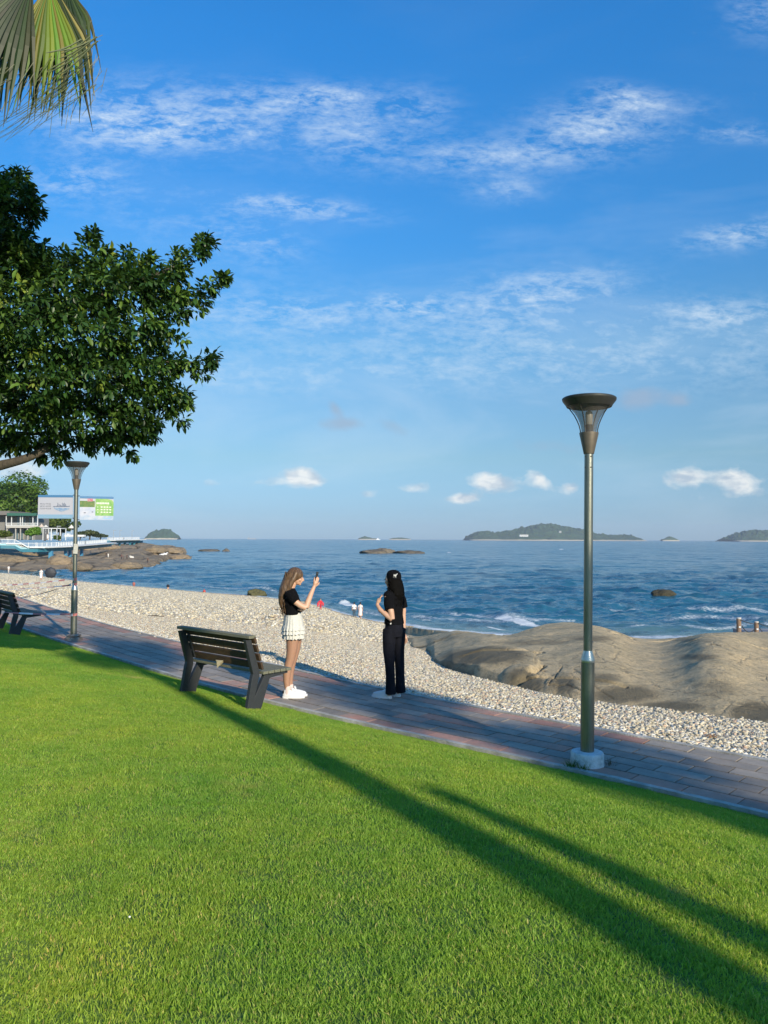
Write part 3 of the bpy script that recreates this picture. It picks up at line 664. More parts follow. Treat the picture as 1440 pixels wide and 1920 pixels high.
def build_sea():
    pxs = np.arange(-700, 2150, 2.1); rows = np.r_[np.arange(232, 6, -.8), np.geomspace(6, 1.02, 16)]
    kx = np.array([ray(p, 1011).x for p in pxs]); Yr = (EYE-SEA)*F/rows
    Y = Yr[:,None]*np.ones(len(pxs)); X = Y*kx[None,:]
    rg = np.random.default_rng(3); Z = np.zeros_like(X)
    pxm = Y*Y/(F*(EYE-SEA))                              # depth of one step of the photo there
    ph1, ph2, ph3 = (fbm(X*f_, Y*f_, s=90+i_, o=3) for i_, f_ in enumerate((.25, .06, .012)))
    for k in range(84):
        lam = .9*(12/.9)**((k+rg.uniform())/84); th = rg.normal(-1.4, .55); kk = 2*np.pi/lam; ph = rg.uniform(0, 6.28)
        w = np.clip(lam/(2.6*pxm*.8)-.3, 0, 1)*(1-.6*np.exp(-(pxm/.35)**2)*(lam > 4.5))
        if w.max() < .02: continue
        pert = ph1 if lam < 4 else (ph2 if lam < 18 else ph3)
        q = kk*(X*math.cos(th)+Y*math.sin(th))+ph+5.0*pert; Z += w*.0125*lam**.78*(.98-1.5*np.abs(np.sin(q/2))**.85)
    patchy = .75+.5*fbm(X*.02, Y*.03, s=77, o=3); Z *= np.clip(patchy+.1, .3, 1.4)
    Ysh = (EYE-SEA)/np.interp(kx, _kx, _sh)[None,:]; dist = Y-Ysh            # metres beyond the shoreline
    calm = np.clip((dist+1)/16, .12, 1); Z *= calm
    foam = np.zeros_like(X); pxg = pxs[None,:]*np.ones_like(X); HOR = 1007.6+5.6*pxg/1440; pyg = HOR+rows[:,None]
    # long swells running ashore
    for (off, hgt, wd) in ((3.5, .12, 1.1), (8, .22, 1.6), (14, .28, 2.0), (23, .22, 2.6)):
        wob = 3.5*fbm(pxg*.006, off+0*X, s=60, o=3); e = (dist-off-wob)/wd; on = np.clip(.5+1.7*fbm(pxg*.008, off*3+0*X, s=66, o=2), 0, 1)
        Z += hgt*np.exp(-e*e)*on; foam = np.maximum(foam, .56*np.exp(-((dist-off-wob+wd*.9)/(wd*.8))**2)*on)
    def brk(px, py, wx, wy, k, sl=0):
        return k*np.exp(-((pxg-px)/wx)**2-((pyg-py-sl*(pxg-px))/wy)**2)
    for a in ((945,1164,22,3.2,1.1,.1),(985,1170,34,5,1.0,.16),(900,1158,12,2,.6,0),(930,1177,40,2.5,.7,.2),(650,1131,16,3.2,1.1,.1),(688,1138,16,2.2,.9,.2),(700,1150,70,3,.5,.15),(625,1143,22,2,.55,.1),(800,1163,24,1.6,.6,.05),(850,1161,18,1.6,.5,.05),
              (760,1170,60,2.5,.42,.1),(860,1180,80,3,.42,.1),(235,1097,26,1.8,.7,.1),(340,1106,40,1.5,.4,.08),(282,1061,10,2.2,.9,0),(300,1062,14,1.5,.6,0),(1180,1193,30,3,.6,.2),(1052,1030,6,1.0,1.0,0),(842,1036,6,1.0,.9,0),(1215,1182,20,2,.4,.1),(352,1046,10,1,.6,0),(770,1038,40,.8,.5,0)):
        foam = np.maximum(foam, brk(*a))
    for a in ((955,1160,30,3.0,.35,.1),(670,1128,34,2.6,.30,.1),(850,1156,50,2.2,.2,.0),(1250,1180,80,3,.25,0)): Z += brk(*a)
    foam = np.maximum(foam, .66*np.exp(-((dist-1.0)/1.8)**2))
    sh = np.clip(1-dist/13, 0, 1)**1.6
    me = npmesh('sea', np.stack([X, Y, SEA+Z], -1).reshape(-1, 3), grid_faces(*X.shape), True, {'foam': ('FLOAT', 'POINT', foam.ravel()), 'shallow': ('FLOAT', 'POINT', sh.ravel())})
    o = link('sea', me, sea_material()); tag(o, kind='structure', label='choppy blue sea reaching to the horizon')
build_sea()
# ------------------------------------------------------------------ lamps
M['steel'] = mat('brushed_steel', (.26,.265,.23), .36, .85, var=.25, vs=3, stretch=(6,6,.5), col2=(.20,.205,.165), bump=.1, bs=60)
M['cup'] = mat('bronze_cup', (.15,.125,.095), .5, .5, var=.2, vs=6)
M['rim'] = mat('lamp_rim_metal', (.055,.055,.05), .5, .55, var=.2, vs=6)
M['whiteconc'] = mat('whitewashed_concrete', (.66,.67,.66), .9, var=.15, vs=9, col2=(.42,.44,.40), bump=.9, bs=30, mixlo=.45, mixhi=.75)
M['oldconc'] = mat('stained_concrete', (.30,.28,.24), .9, var=.3, vs=9, col2=(.16,.12,.085), bump=.9, bs=30)
M['bulb'] = mat('lamp_bulb', (.55,.52,.47), .35)
M['dark'] = mat('dark_fitting', (.03,.03,.028), .6)
def glass_mat():
    m = bpy.data.materials.new('smoky_glass'); m.use_nodes = True; nt = m.node_tree; L = nt.links.new
    b = nt.nodes['Principled BSDF']; b.inputs['Base Color'].default_value = (.16,.15,.14,1); b.inputs['Roughness'].default_value = .25
    t = nt.nodes.new('ShaderNodeBsdfTransparent'); t.inputs[0].default_value = (.80,.79,.77,1)
    mx = nt.nodes.new('ShaderNodeMixShader'); mx.inputs[0].default_value = .38; L(t.outputs[0], mx.inputs[1]); L(b.outputs[0], mx.inputs[2]); L(mx.outputs[0], nt.nodes['Material Output'].inputs[0]); return m
M['glass'] = glass_mat()
def make_lamp(loc, sc, base_mat, base_prof, label, rz, lean=0.0):
    t = empty('street_lamp', loc, rz, label=label, cat='lamp', group='trumpet lamps beside the path'); t.scale = (1, 1, sc); t.rotation_euler.y = lean
    bs = MB(); bs.lathe(base_prof, 28); ob = bs.build('base', base_mat, t, True)
    ob.scale = (1, 1, 1/sc)
    lp = MB(); lp.lathe([(.062,.10),(.062,.95)], 24); lp.build('lower_pole', M['steel'], t, True)
    cl = MB(); cl.lathe([(.062,.945),(.064,.955),(.063,.97),(.043,1.035),(.0405,1.05)], 24); cl.build('collar', mat('pale_collar', (.55,.55,.5), .32, .8, var=.2), t, True)  # collar metal set paler than the poles
    up = MB(); up.lathe([(.0405,1.04),(.0405,2.90)], 24); up.build('upper_pole', M['steel'], t, True)
    for zz in (2.74, 2.84):
        for a in (-1.75, 1.4, 3.3):
            b = MB(); b.ball((.043*math.cos(a), .043*math.sin(a), zz), .0065, 8); b.build('bolt', M['dark'], t)
    cu = MB(); cu.lathe([(.043,2.865),(.047,2.868),(.088,3.058),(.088,3.064),(.080,3.064),(.04,2.90)], 28); cu.build('cup', M['cup'], t, True)
    g = MB(); prof = [(.066,3.06),(.071,3.10),(.082,3.15),(.101,3.20),(.130,3.25),(.165,3.29),(.187,3.312)]; g.lathe(prof, 32, cap=False); g.build('glass_shade', M['glass'], t, True)
    for k in range(4):
        a = .5+k*math.pi/2; rb = MB(); rr = [(.083,3.055),(.085,3.09),(.098,3.14),(.120,3.19),(.150,3.245),(.185,3.29),(.205,3.32)]
        rb.tube([(r*math.cos(a), r*math.sin(a), z) for r, z in rr], .0055, 6); rb.build('rib', M['rim'], t, True)
    h = MB(); h.lathe([(.040,3.03),(.040,3.075),(.036,3.08),(.036,3.135),(.030,3.14)], 16); h.build('bulb_socket', M['dark'], t, True)
    bl = MB(); bl.lathe([(.020,3.13),(.033,3.15),(.034,3.24),(.028,3.262),(.010,3.270)], 16); bl.build('bulb', M['bulb'], t, True)
    rm = MB(); rm.lathe([(.19,3.308),(.205,3.306),(.215,3.325),(.243,3.362),(.247,3.372),(.247,3.385),(.235,3.393),(.12,3.402),(.01,3.404)], 40); rm.build('cap_rim', M['rim'], t, True)
    return t
lp = onz(1101, 1436, 0.0)
lampR = make_lamp(lp, 1.0, M['whiteconc'], [(.150,-.03),(.152,.02),(.147,.08),(.148,.118),(.138,.131),(.06,.136),(.05,.15)], 'tall trumpet shaped lamp on a white round concrete base, nearest the camera', .4, R(.75))
lq = onz(138, 1201, 0.0)
lampL = make_lamp(lq, 1.062, M['oldconc'], [(.17,-.03),(.172,.02),(.165,.06),(.12,.085),(.15,.10),(.13,.125),(.06,.13)], 'far trumpet lamp with two banners and barrier tape on its pole', 1.1)
# small things on the near lamp
st = MB(); 
for k in range(9): st.box((0, 0, k*.014), (.004, .012+.006*(k % 2), .010))
stk = st.build('cable_tie_strip', mat('green_plastic', (.16,.30,.05), .6)); stk.location = lp+Vector((.045, -.012, 1.62)); tag(stk, 'small jagged green strip fixed to the side of the near lamp pole', 'strip')
# weeds by its base
def weed(loc, n, h, col, label, seed):
    rg = random.Random(seed); V = []; Fc = []; C = []
    for i in range(n):
        a = rg.uniform(0, 6.28); r = rg.uniform(0, .05); x, y = r*math.cos(a), r*math.sin(a); hh = h*rg.uniform(.5, 1); ln = rg.uniform(.2, .9); w = rg.uniform(.0018, .0035); f = rg.uniform(0, 3.1)
        b = len(V); c = [q*rg.uniform(.7, 1.2) for q in col]+[1]
        for t in (0, .5, 1):
            p = Vector((x+math.cos(a)*hh*ln*t*t, y+math.sin(a)*hh*ln*t*t, hh*(t-.3*ln*t*t))); u = Vector((math.cos(f), math.sin(f), 0))*w*(1-t*.9); V += [p-u, p+u]; C += [c, c]
        Fc += [(b, b+1, b+3, b+2), (b+2, b+3, b+5, b+4)]
    o = link('weed', npmesh('weed', V, Fc, False, {'col': ('FLOAT_COLOR', 'POINT', C)}), leafmat('weed_blades')); o.location = loc; tag(o, label, 'weed'); return o
weed(lp+Vector((-.17,-.10,0)), 90, .13, (.07,.15,.02), 'green grass tuft growing at the left of the white lamp base', 1)
weed(lp+Vector((-.08,-.17,0)), 60, .10, (.08,.16,.02), 'low green tuft in front of the white lamp base', 2)
weed(lp+Vector((.21,-.02,0)), 34, .09, (.10,.07,.045), 'withered brown weed at the right of the white lamp base', 3)

# ------------------------------------------------------------------ banners on the far lamp
Wp = mat('banner_white', (.40,.41,.47), .6); Bb = mat('banner_blue', (.055,.17,.34), .6); Lb = mat('banner_pale_blue', (.20,.34,.48), .6); Gr = mat('banner_green', (.10,.30,.06), .6, col2=(.26,.42,.13), vs=9)
Ink = mat('banner_ink', (.04,.05,.09), .7); Wk = mat('banner_white_print', (.62,.66,.58), .6); Redk = mat('banner_flowers', (.38,.04,.07), .7, col2=(.5,.3,.34), vs=30); Fol = mat('banner_trees', (.06,.16,.05), .7, col2=(.16,.20,.06), vs=26); Sky_ = mat('banner_sea', (.26,.36,.50), .6, col2=(.42,.46,.54), vs=8)
def pole_z(py): return (1201-py)/92.7*1.0
def banner(px0, px1, py0, py1, yd, label, left):
    p0 = at(px0, py1, lq.y+yd[0]); p1 = at(px1, py1, lq.y+yd[1]); top = at(px0, py0, lq.y+yd[0]); h = top.z-p0.z; p1.z = p0.z
    d = (p1-p0); w = Vector((d.x, d.y, 0)).length; t = empty('banner', p0, math.atan2(d.y, d.x), label=label, cat='banner', group='banners on the far lamp pole')
    b = MB(); b.box((w/2, 0, h/2), (w, .012, h)); b.build('panel', Wp, t)
    def flat(name, x0, x1, z0, z1, m, lift=1): 
        q = MB(); q.box(((x0+x1)/2*w, -.007-.0012*lift, (z0+z1)/2*h), ((x1-x0)*w, .002, (z1-z0)*h)); return q.build(name, m, t)
    flat('top_band', 0, 1, .90, 1, Bb)
    if left:
        flat('bottom_band', 0, 1, 0, .17, Lb); g = MB()
        for r in range(3):
            for k in range(9):
                if k == 4: g.box(((.07+.036*k)*w, -.0086, (.62-.10*r)*h), (.026*w, .002, .010*h)); continue
                for q in range(4):
                    if (k*7+q*3+r) % 5: g.box(((.07+.036*k)*w+(-.008+.008*(q % 2)*2)*w*.5, -.0086, (.62-.10*r+.015*(q//2)*2-.015)*h), (.011*w, .002, .018*h))
        g.build('print', Ink, t)['kind'] = 'stuff'
        c = MB(); rg = random.Random(4)
        for k in range(26):
            x = .44+.46*k/25; hh = rg.uniform(.02, .05)+(rg.uniform(.05, .14) if k in (7, 9, 11, 14, 16, 17, 19) else 0); c.box((x*w, -.0086, (.50+hh/2)*h), (.014*w, .002, hh*h))
        c.build('printed_skyline', mat('banner_skyline', (.06,.10,.18), .6), t)
        i = MB(); i.add([(.44*w,-.0088,.47*h),(.92*w,-.0088,.44*h),(.88*w,-.0088,.38*h),(.68*w,-.0088,.28*h),(.50*w,-.0088,.38*h)], [(0,1,2,3,4)]); i.build('printed_island', mat('banner_island', (.14,.24,.42), .6, col2=(.30,.38,.48), vs=24), t)
        flat('footer_print', .70, .92, .07, .12, mat('banner_footer', (.22,.38,.56), .6), 2)
    else:
        flat('bottom_band', 0, 1, 0, .18, Sky_); flat('printed_lake', 0, .46, .18, .60, mat('banner_lake', (.36,.41,.52), .6, col2=(.48,.49,.55), vs=8)); flat('printed_trees', .0, .44, .54, .80, Fol, 2); flat('printed_flowers', .22, .38, .78, .90, Redk, 3)
        flat('printed_birds', .12, .18, .28, .31, Ink, 3); flat('printed_birds', .35, .40, .32, .35, Ink, 3)
        g = MB(); n = 14; pts = [(.46,.16),(.94,.12)]+[(1.0,.18),(1.0,.78)]+[(.94,.86),(.80,.90),(.46,.90)]
        g.add([(x*w, -.0086, z*h) for x, z in pts], [tuple(range(len(pts)))]); g.build('green_field', Gr, t)
        q = MB(); 
        for k in range(8): q.box(((.51+.048*k)*w, -.0105, .71*h), (.038*w, .002, .075*h))
        for r in range(3):
            for k in range(5):
                if k == 0: q.box((.53*w, -.0105, (.55-.11*r)*h), (.03*w, .002, .03*h))
                else: 
                    q.box(((.56+.085*k)*w, -.0105, (.55-.11*r)*h), (.055*w, .002, .05*h))
        q.build('print', Wk, t)['kind'] = 'stuff'; flat('footer_print', .70, .92, .05, .09, mat('banner_footer2', (.25,.42,.62), .6), 3)
    for zz in (.0, 1.0):
        x = w if left else 0; a = MB(); s = 1 if left else -1
        a.tube([(x, 0, zz*h), (x+s*.10, 0, zz*h)], .008, 6); a.build('bracket', M['dark'], t)
    return t
banner(71, 136.5, 928, 972, (-.02, .0), 'white banner with blue island picture, left side of the far lamp pole', True)
banner(149, 212.5, 930, 974.5, (.0, .25), 'blue and green banner with trees, right side of the far lamp pole', False)
pn = MB(); pn.box((0,0,0), (.085,.004,.20)); pno = pn.build('paper_notice', mat('notice_paper', (.50,.50,.45), .8, col2=(.38,.38,.34), vs=30)); pno.location = at(142, 1029, lq.y-.075); pno.rotation_euler = (0, R(4), R(4)); tag(pno, 'white paper notice taped round the far lamp pole', 'notice')

# ------------------------------------------------------------------ barrier tape
def tape_mat():
    m = bpy.data.materials.new('barrier_tape'); m.use_nodes = True; nt = m.node_tree; L = nt.links.new
    u = N(nt, 'ShaderNodeAttribute', _attribute_name='u').outputs['Fac']; f = math_(nt, 'GREATER_THAN', math_(nt, 'FRACT', math_(nt, 'MULTIPLY', u, 1/.5)), .5)
    L(mixc(nt, f, (.70,.67,.65), (.50,.17,.15)), nt.nodes['Principled BSDF'].inputs['Base Color']); nt.nodes['Principled BSDF'].inputs['Roughness'].default_value = .45; return m
TM = tape_mat()
def tape(a, b, sag, w, label, ph=0.0, tw=0.0):
    a, b = Vector(a), Vector(b); n = 40; V = []; U = []; Lh = (b-a).length
    for i in range(n+1):
        t = i/n; p = a.lerp(b, t); p.z -= sag*4*t*(1-t); an = tw*t*6.28+.4*math.sin(t*9); o = Vector((0, math.sin(an)*w/2, math.cos(an)*w/2)); V += [p-o, p+o]; U += [ph+t*Lh]*2
    o = link('barrier_tape', npmesh('barrier_tape', V, [(2*i, 2*i+1, 2*i+3, 2*i+2) for i in range(n)], True, {'u': ('FLOAT', 'POINT', U)}), TM); tag(o, label, 'tape', 'barrier tapes tied to the far lamp pole'); return o
PLx, PLy = lq.x-.06, lq.y-.02
tape((PLx, PLy, 1.235), at(-60, 1097, 18.5), .05, .032, 'topmost red and white tape running left from the far lamp pole', 0, .35)
tape((PLx, PLy, 1.11), at(-60, 1108, 17.5), .02, .028, 'red and white tape running left just under the topmost one', .2, .5)
tape((PLx, PLy, 1.14), at(28, 1122, 20.5), .05, .022, 'red and white tape sloping down across the pebbles from the far lamp', .1, 1.2)
tape((PLx, PLy, .53), at(-40, 1143, 15.0), .03, .035, 'lowest red and white tape passing in front of the far bench', .3, .3)
def wrap(z, r, label, w=.05):
    V = []; U = []; n = 20
    for i in range(n+1):
        a = 2*math.pi*i/n; V += [(lq.x+r*math.cos(a), lq.y+r*math.sin(a), z-w/2+.01*math.sin(a)), (lq.x+r*math.cos(a), lq.y+r*math.sin(a), z+w/2+.01*math.sin(a))]; U += [i*.05]*2
    o = link('barrier_tape', npmesh('barrier_tape', V, [(2*i, 2*i+1, 2*i+3, 2*i+2) for i in range(n)], True, {'u': ('FLOAT', 'POINT', U)}), TM); tag(o, label, 'tape', 'barrier tapes tied to the far lamp pole')
wrap(.53, .067, 'loop of red and white tape round the thick foot of the far lamp pole'); wrap(1.14, .048, 'loop of red and white tape just above the collar of the far lamp'); wrap(1.24, .046, 'topmost loop of red and white tape round the far lamp pole')

# ------------------------------------------------------------------ benches
M['iron'] = mat('bench_iron', (.030,.033,.037), .55, .1, var=.2, vs=6, bump=.2, bs=50)
M['plank'] = mat('bench_plank', (.085,.045,.018), .7, var=.35, vs=3, stretch=(2,14,14), col2=(.045,.028,.015), bump=.5, bs=20)
M['plankgrey'] = mat('grey_plank', (.20,.19,.13), .8, var=.3, vs=4, stretch=(2,12,12), col2=(.15,.155,.11), bump=.6, bs=20)  # greyer and paler than the back slats, for seat and top rail
def side_frame(x, parent):
    """flat steel frame: splayed V foot, leaning back post, seat arm; profile in (y towards the path, z)"""
    def plate(pts, th, name='frame_plate'):
        b = MB(); n = len(pts); V = [(x-th/2, y, z) for y, z in pts]+[(x+th/2, y, z) for y, z in pts]
        b.add(V, [tuple(range(n))[::-1], tuple(range(n, 2*n))]+[(i, (i+1) % n, (i+1) % n+n, i+n) for i in range(n)])
        return b.build(name, M['iron'], parent, bevel=.002)
    plate([(-.045,-.06),(.045,-.06),(.050,.05),(.165,.385),(.155,.42),(.055,.43),(-.045,.80),(-.105,.80),(.035,.42),(.040,.385)][0:0] or
          [(-.06,-.06),(.055,-.06),(.058,.13),(.125,.36),(.125,.43),(.00,.80),(-.08,.80),(.035,.40),(.015,.33)], .055, 'back_post')
    plate([(.053,-.06),(.150,-.06),(.165,.0),(.285,.325),(.56,.352),(.56,.385),(.20,.385),(.20,.36),(.057,.125)], .052, 'front_leg')
def make_bench(loc, rz, label, L_=1.42, copy=None):
    t = empty('park_bench', loc, rz, label=label, cat='bench', group='wooden benches beside the path')
    if copy:
        for ch in copy.children:
            c = ch.copy(); COL.objects.link(c); c.parent = t
        return t
    for x in (.07, L_-.07): side_frame(x, t)
    def pl(name, yc, zc, w, th, ang, m, grey=False):
        b = MB(); rot = Matrix.Rotation(ang, 3, 'X'); b.box((L_/2, yc, zc), (L_ if not grey else L_-.02, th, w), rot); return b.build(name, m, t, bevel=.004)
    a = R(18)                                    # backrest leans away from the path
    for k in range(4):
        s = .05+k*.108; pl('back_slat', .128-.0-s*math.sin(a)*1.02+.02, .44+s*math.cos(a), .088, .028, a, M['plank'])
    pl('top_rail', -.016, .835, .035, .10, 0, M['plankgrey'])
    for k in range(5):
        b = MB(); b.box((L_/2, .19+k*.088, .402), (L_, .078, .034)); b.build('seat_slat', M['plankgrey'], t, bevel=.004)
    for x in (.13, L_-.13):
        b = MB(); b.box((x, .07, .62), (.03, .03, .34), Matrix.Rotation(a, 3, 'X')); b.build('back_batten', M['iron'], t)
    return t
p1 = onz(464, 1329, .10); p2 = onz(338, 1299, .10)
p1.z = lz(p1.x, p1.y); p2.z = lz(p2.x, p2.y)
dd = (p1-p2); rz1 = math.atan2(dd.y, dd.x)
# +x runs from the far end to the near end; +y then points to the path
bench = make_bench(Vector((p2.x, p2.y, min(p1.z, p2.z)-.0)), rz1, 'dark wooden slatted bench with steel legs beside the woman in the white skirt', (p1-p2).length+.10)
q1 = onz(20, 1196, .03); bd = Vector(path_at(float(side([q1.x], [q1.y])[1][0]))[2:4]).normalized()
q0 = Vector((q1.x+bd[0]*1.36, q1.y+bd[1]*1.36, lz(q1.x, q1.y)))
bench2 = make_bench(q0, math.atan2(-bd[1], -bd[0]), 'wooden bench cut by the left edge of the photo, behind barrier tape', copy=bench)
# folded kraft paper caught under the bench
pb = MB(); pb.add([(0,0,0),(.13,-.01,.012),(.10,.02,-.02),(.045,-.02,-.085),(.01,.01,-.05),(.05,-.03,-.01)], [(0,5,1),(0,4,5),(5,4,3),(5,3,1),(1,3,2),(0,1,2),(0,2,4),(4,2,3)])
pbo = pb.build('paper_scrap', mat('kraft_paper', (.50,.42,.27), .85, var=.15, vs=20)); tag(pbo, 'crumpled cream paper hanging under the back of the near bench', 'paper')
bx = Matrix.Rotation(rz1, 3, 'Z'); pbo.location = bench.location+bx @ Vector((.62, .085, .475)); pbo.rotation_euler = (0,0,rz1); pbo.scale = (1.3,1,1.1)

# ------------------------------------------------------------------ people
def skinmat(name, c): 
    m = mat(name, c, .5, var=.06, vs=9); m.node_tree.nodes['Principled BSDF'].inputs['Subsurface Weight'].default_value = .08
    m.node_tree.nodes['Principled BSDF'].inputs['Subsurface Radius'].default_value = (.02,.008,.004); return m
SK1 = skinmat('skin', (.56,.33,.22)); TAN = skinmat('tan_stockings', (.36,.20,.13)); SK2 = skinmat('skin_light', (.52,.31,.21))
BLK = mat('black_fabric', (.004,.004,.005), .95, spec=.12, var=.3, vs=10, bump=.4, bs=25); PNT = mat('black_trousers', (.007,.0075,.012), .9, spec=.15, var=.3, vs=5, bump=1, bs=9)
WHT = mat('white_fabric', (.58,.57,.52), .85, bump=.5, bs=45, var=.08, vs=8); SHO = mat('white_leather', (.66,.66,.66), .5, var=.05); 
HB = mat('brown_hair', (.155,.090,.045), .45, var=.45, vs=4, stretch=(18,18,1.2), col2=(.060,.036,.020)); HK = mat('black_hair', (.004,.0035,.003), .85, spec=.08, var=.3, vs=14)
def remeshed(name, mb, vox, mats, parent, facemat=None, smooth_it=6):
    me = bpy.data.meshes.new(name); me.from_pydata(mb.v, [], mb.f); o = bpy.data.objects.new(name, me); COL.objects.link(o)
    m = o.modifiers.new('r', 'REMESH'); m.mode = 'VOXEL'; m.voxel_size = vox; m.use_smooth_shade = True
    s = o.modifiers.new('s', 'SMOOTH'); s.iterations = smooth_it; s.factor = .5
    dg = bpy.context.evaluated_depsgraph_get(); me2 = bpy.data.meshes.new_from_object(o.evaluated_get(dg)); bpy.data.objects.remove(o)
    me2.name = name; me2.materials.clear()
    for q in mats: me2.materials.append(q)
    if facemat:
        co = np.zeros(len(me2.polygons)*3, np.float32); me2.polygons.foreach_get('center', co); me2.polygons.foreach_set('material_index', np.array([facemat(*c) for c in co.reshape(-1, 3)], np.int32))
    return link(name, me2, None, parent)
def hand(mb, wrist, d, palm_n, curl, spread=.18, sc=1.0, thumb_side=1):
    """palm and five unequal bent fingers: d along the hand, palm_n out of the palm"""
    w = Vector(wrist); d = Vector(d).normalized(); n = Vector(palm_n); n = (n-d*n.dot(d)).normalized(); s = d.cross(n)*thumb_side
    mb.tube([w-d*.02, w+d*.015, w+d*.045, w+d*.08*sc], [.017,.021,.029,.026], 10)
    mb.ball(w+d*.055+s*.012, (.028,.028,.018), 10)
    for k, (off, ln) in enumerate(((.027,.070),(.009,.078),(-.009,.072),(-.026,.056))):
        p = w+d*.075*sc+s*off; dr = (d+s*off*spread*8).normalized(); pts = [p-dr*.012]; a = 0
        for j, f in enumerate((.45,.32,.25)):
            p = p+(dr*math.cos(a)+n*math.sin(a))*ln*f*sc; pts.append(p); a += curl*(.9 if j else 1)
            a = min(a, 2.2)
        mb.tube(pts, [.0095,.0092,.0084,.007], 8)
    p = w+d*.022+s*.024; t = (d*.75+s*.75+n*.35).normalized(); mb.tube([p-t*.012, p+t*.025, p+t*.045+d*.006, p+t*.05+d*.026+n*.006], [.0125,.012,.010,.008], 8)
def head(mb, c, pitch=0.0, yaw=0.0, s=1.0):
    """head facing +x: skull, jaw, brow, nose, lips, chin, ear"""
    rot = Matrix.Rotation(yaw, 3, 'Z') @ Matrix.Rotation(pitch, 3, 'Y'); C = Vector(c)
    def P(x, y, z): return C+rot @ Vector((x*s, y*s, z*s))
    def B(x, y, z, r, n=14): mb.ball(P(x, y, z), tuple(q*s for q in r), n, rot=rot)
    B(-.012,0,.030,(.092,.074,.088),18); B(.030,0,-.020,(.058,.060,.082),16); B(.040,0,-.068,(.042,.045,.036)); B(.070,0,-.088,(.020,.022,.016))
    B(.066,0,.022,(.026,.050,.018)); B(.084,0,-.052,(.014,.022,.008),10); B(.083,0,-.063,(.014,.020,.008),10)
    mb.tube([P(.080,0,.012), P(.098,0,-.012), P(.110,0,-.030), P(.090,0,-.040)], [.008*s,.010*s,.012*s,.009*s], 8)
    for q in (-1, 1):
        B(.078,q*.030,.0,(.012,.015,.008),8); B(.062,q*.040,-.030,(.024,.018,.020),10); B(-.008,q*.074,-.012,(.018,.009,.028),8)
    return P
def shoe(name, parent, x, y, heel_black=True, L_=.275, rz=0.0, m=None):
    rot = Matrix.Rotation(rz, 3, 'Z'); o = Vector((x, y, 0))
    t = MB(); 
    def V(*q): return tuple(rot @ Vector(q)+o)
    sole = MB(); rs = [(0,0,0,.5,.5),(0,0,.008,.52,.52),(0,0,.034,.52,.50),(0,0,.040,.49,.47)]
    def outline(k, z): 
        P = []
        for i in range(24):
            a = 2*math.pi*i/24; cx = math.cos(a); cy = math.sin(a); xx = (cx*.5+.5)*L_-.07; wy = .036+.012*math.sin(min(max((xx+.07)/L_*3.0-.6, 0), 3.14)); P.append(V((xx-L_*.5+.07)*k+L_*.5-.07, cy*abs(cy)**-.25*wy*k if cy else 0, z))
        return P
    VV = []; 
    for k, z in ((.97,.0),(1.02,.010),(1.02,.036),(.97,.042)): VV += outline(k, z)
    n = 24; Fc = [(i*n+k, i*n+(k+1) % n, (i+1)*n+(k+1) % n, (i+1)*n+k) for i in range(3) for k in range(n)]+[tuple(range(n))[::-1], tuple(range(3*n, 4*n))]
    so_ = sole.add(VV, Fc).build('shoe', SHO if m is None else m, parent, True)
    up = MB(); VV = []
    for (z, x0, x1, w) in ((.040,-.068,.200,.043),(.060,-.066,.200,.043),(.076,-.062,.182,.039),(.092,-.058,.130,.035),(.105,-.056,.065,.032),(.118,-.052,.045,.033)):
        for i in range(n):
            a = 2*math.pi*i/n; VV.append(V((math.cos(a)*.5+.5)*(x1-x0)+x0, math.sin(a)*w, z))
    Fc = [(i*n+k, i*n+(k+1) % n, (i+1)*n+(k+1) % n, (i+1)*n+k) for i in range(5) for k in range(n)]+[tuple(range(5*n, 6*n))]
    up.add(VV, Fc).build('shoe_upper', SHO if m is None else m, so_, True)
    if heel_black:
        h = MB(); h.box(V(-.060, 0, .092), (.018,.052,.034), rot); h.build('heel_tab', BLK, so_, bevel=.006)
        g = MB(); g.box(V(.055, 0, .125), (.02,.05,.045), rot @ Matrix.Rotation(-.5, 3, 'Y')); g.build('tongue', SHO, so_, bevel=.006)
    return so_
def strands(name, roots, m, parent, n, seed, wav=.012, r=.006, length=(.4,.5), flow=None, bound=None):
    rg = random.Random(seed); b = MB()
    for i in range(n):
        p = Vector(roots(rg)); pts = [p.copy()]; L_ = rg.uniform(*length); ph = rg.uniform(0, 6.28); k = 14; a2 = rg.uniform(-1, 1)
        for j in range(k):
            t = (j+1)/k; d = flow(p, t, a2); p = p+d*(L_/k); pts.append(p+Vector((math.sin(t*13+ph), math.cos(t*11+ph*1.7), 0))*wav*min(t*2, 1))
        b.tube(pts, [r*(1-.75*(j/k)**2.5) for j in range(k+1)], 5)
    return b.build(name, m, parent, True)

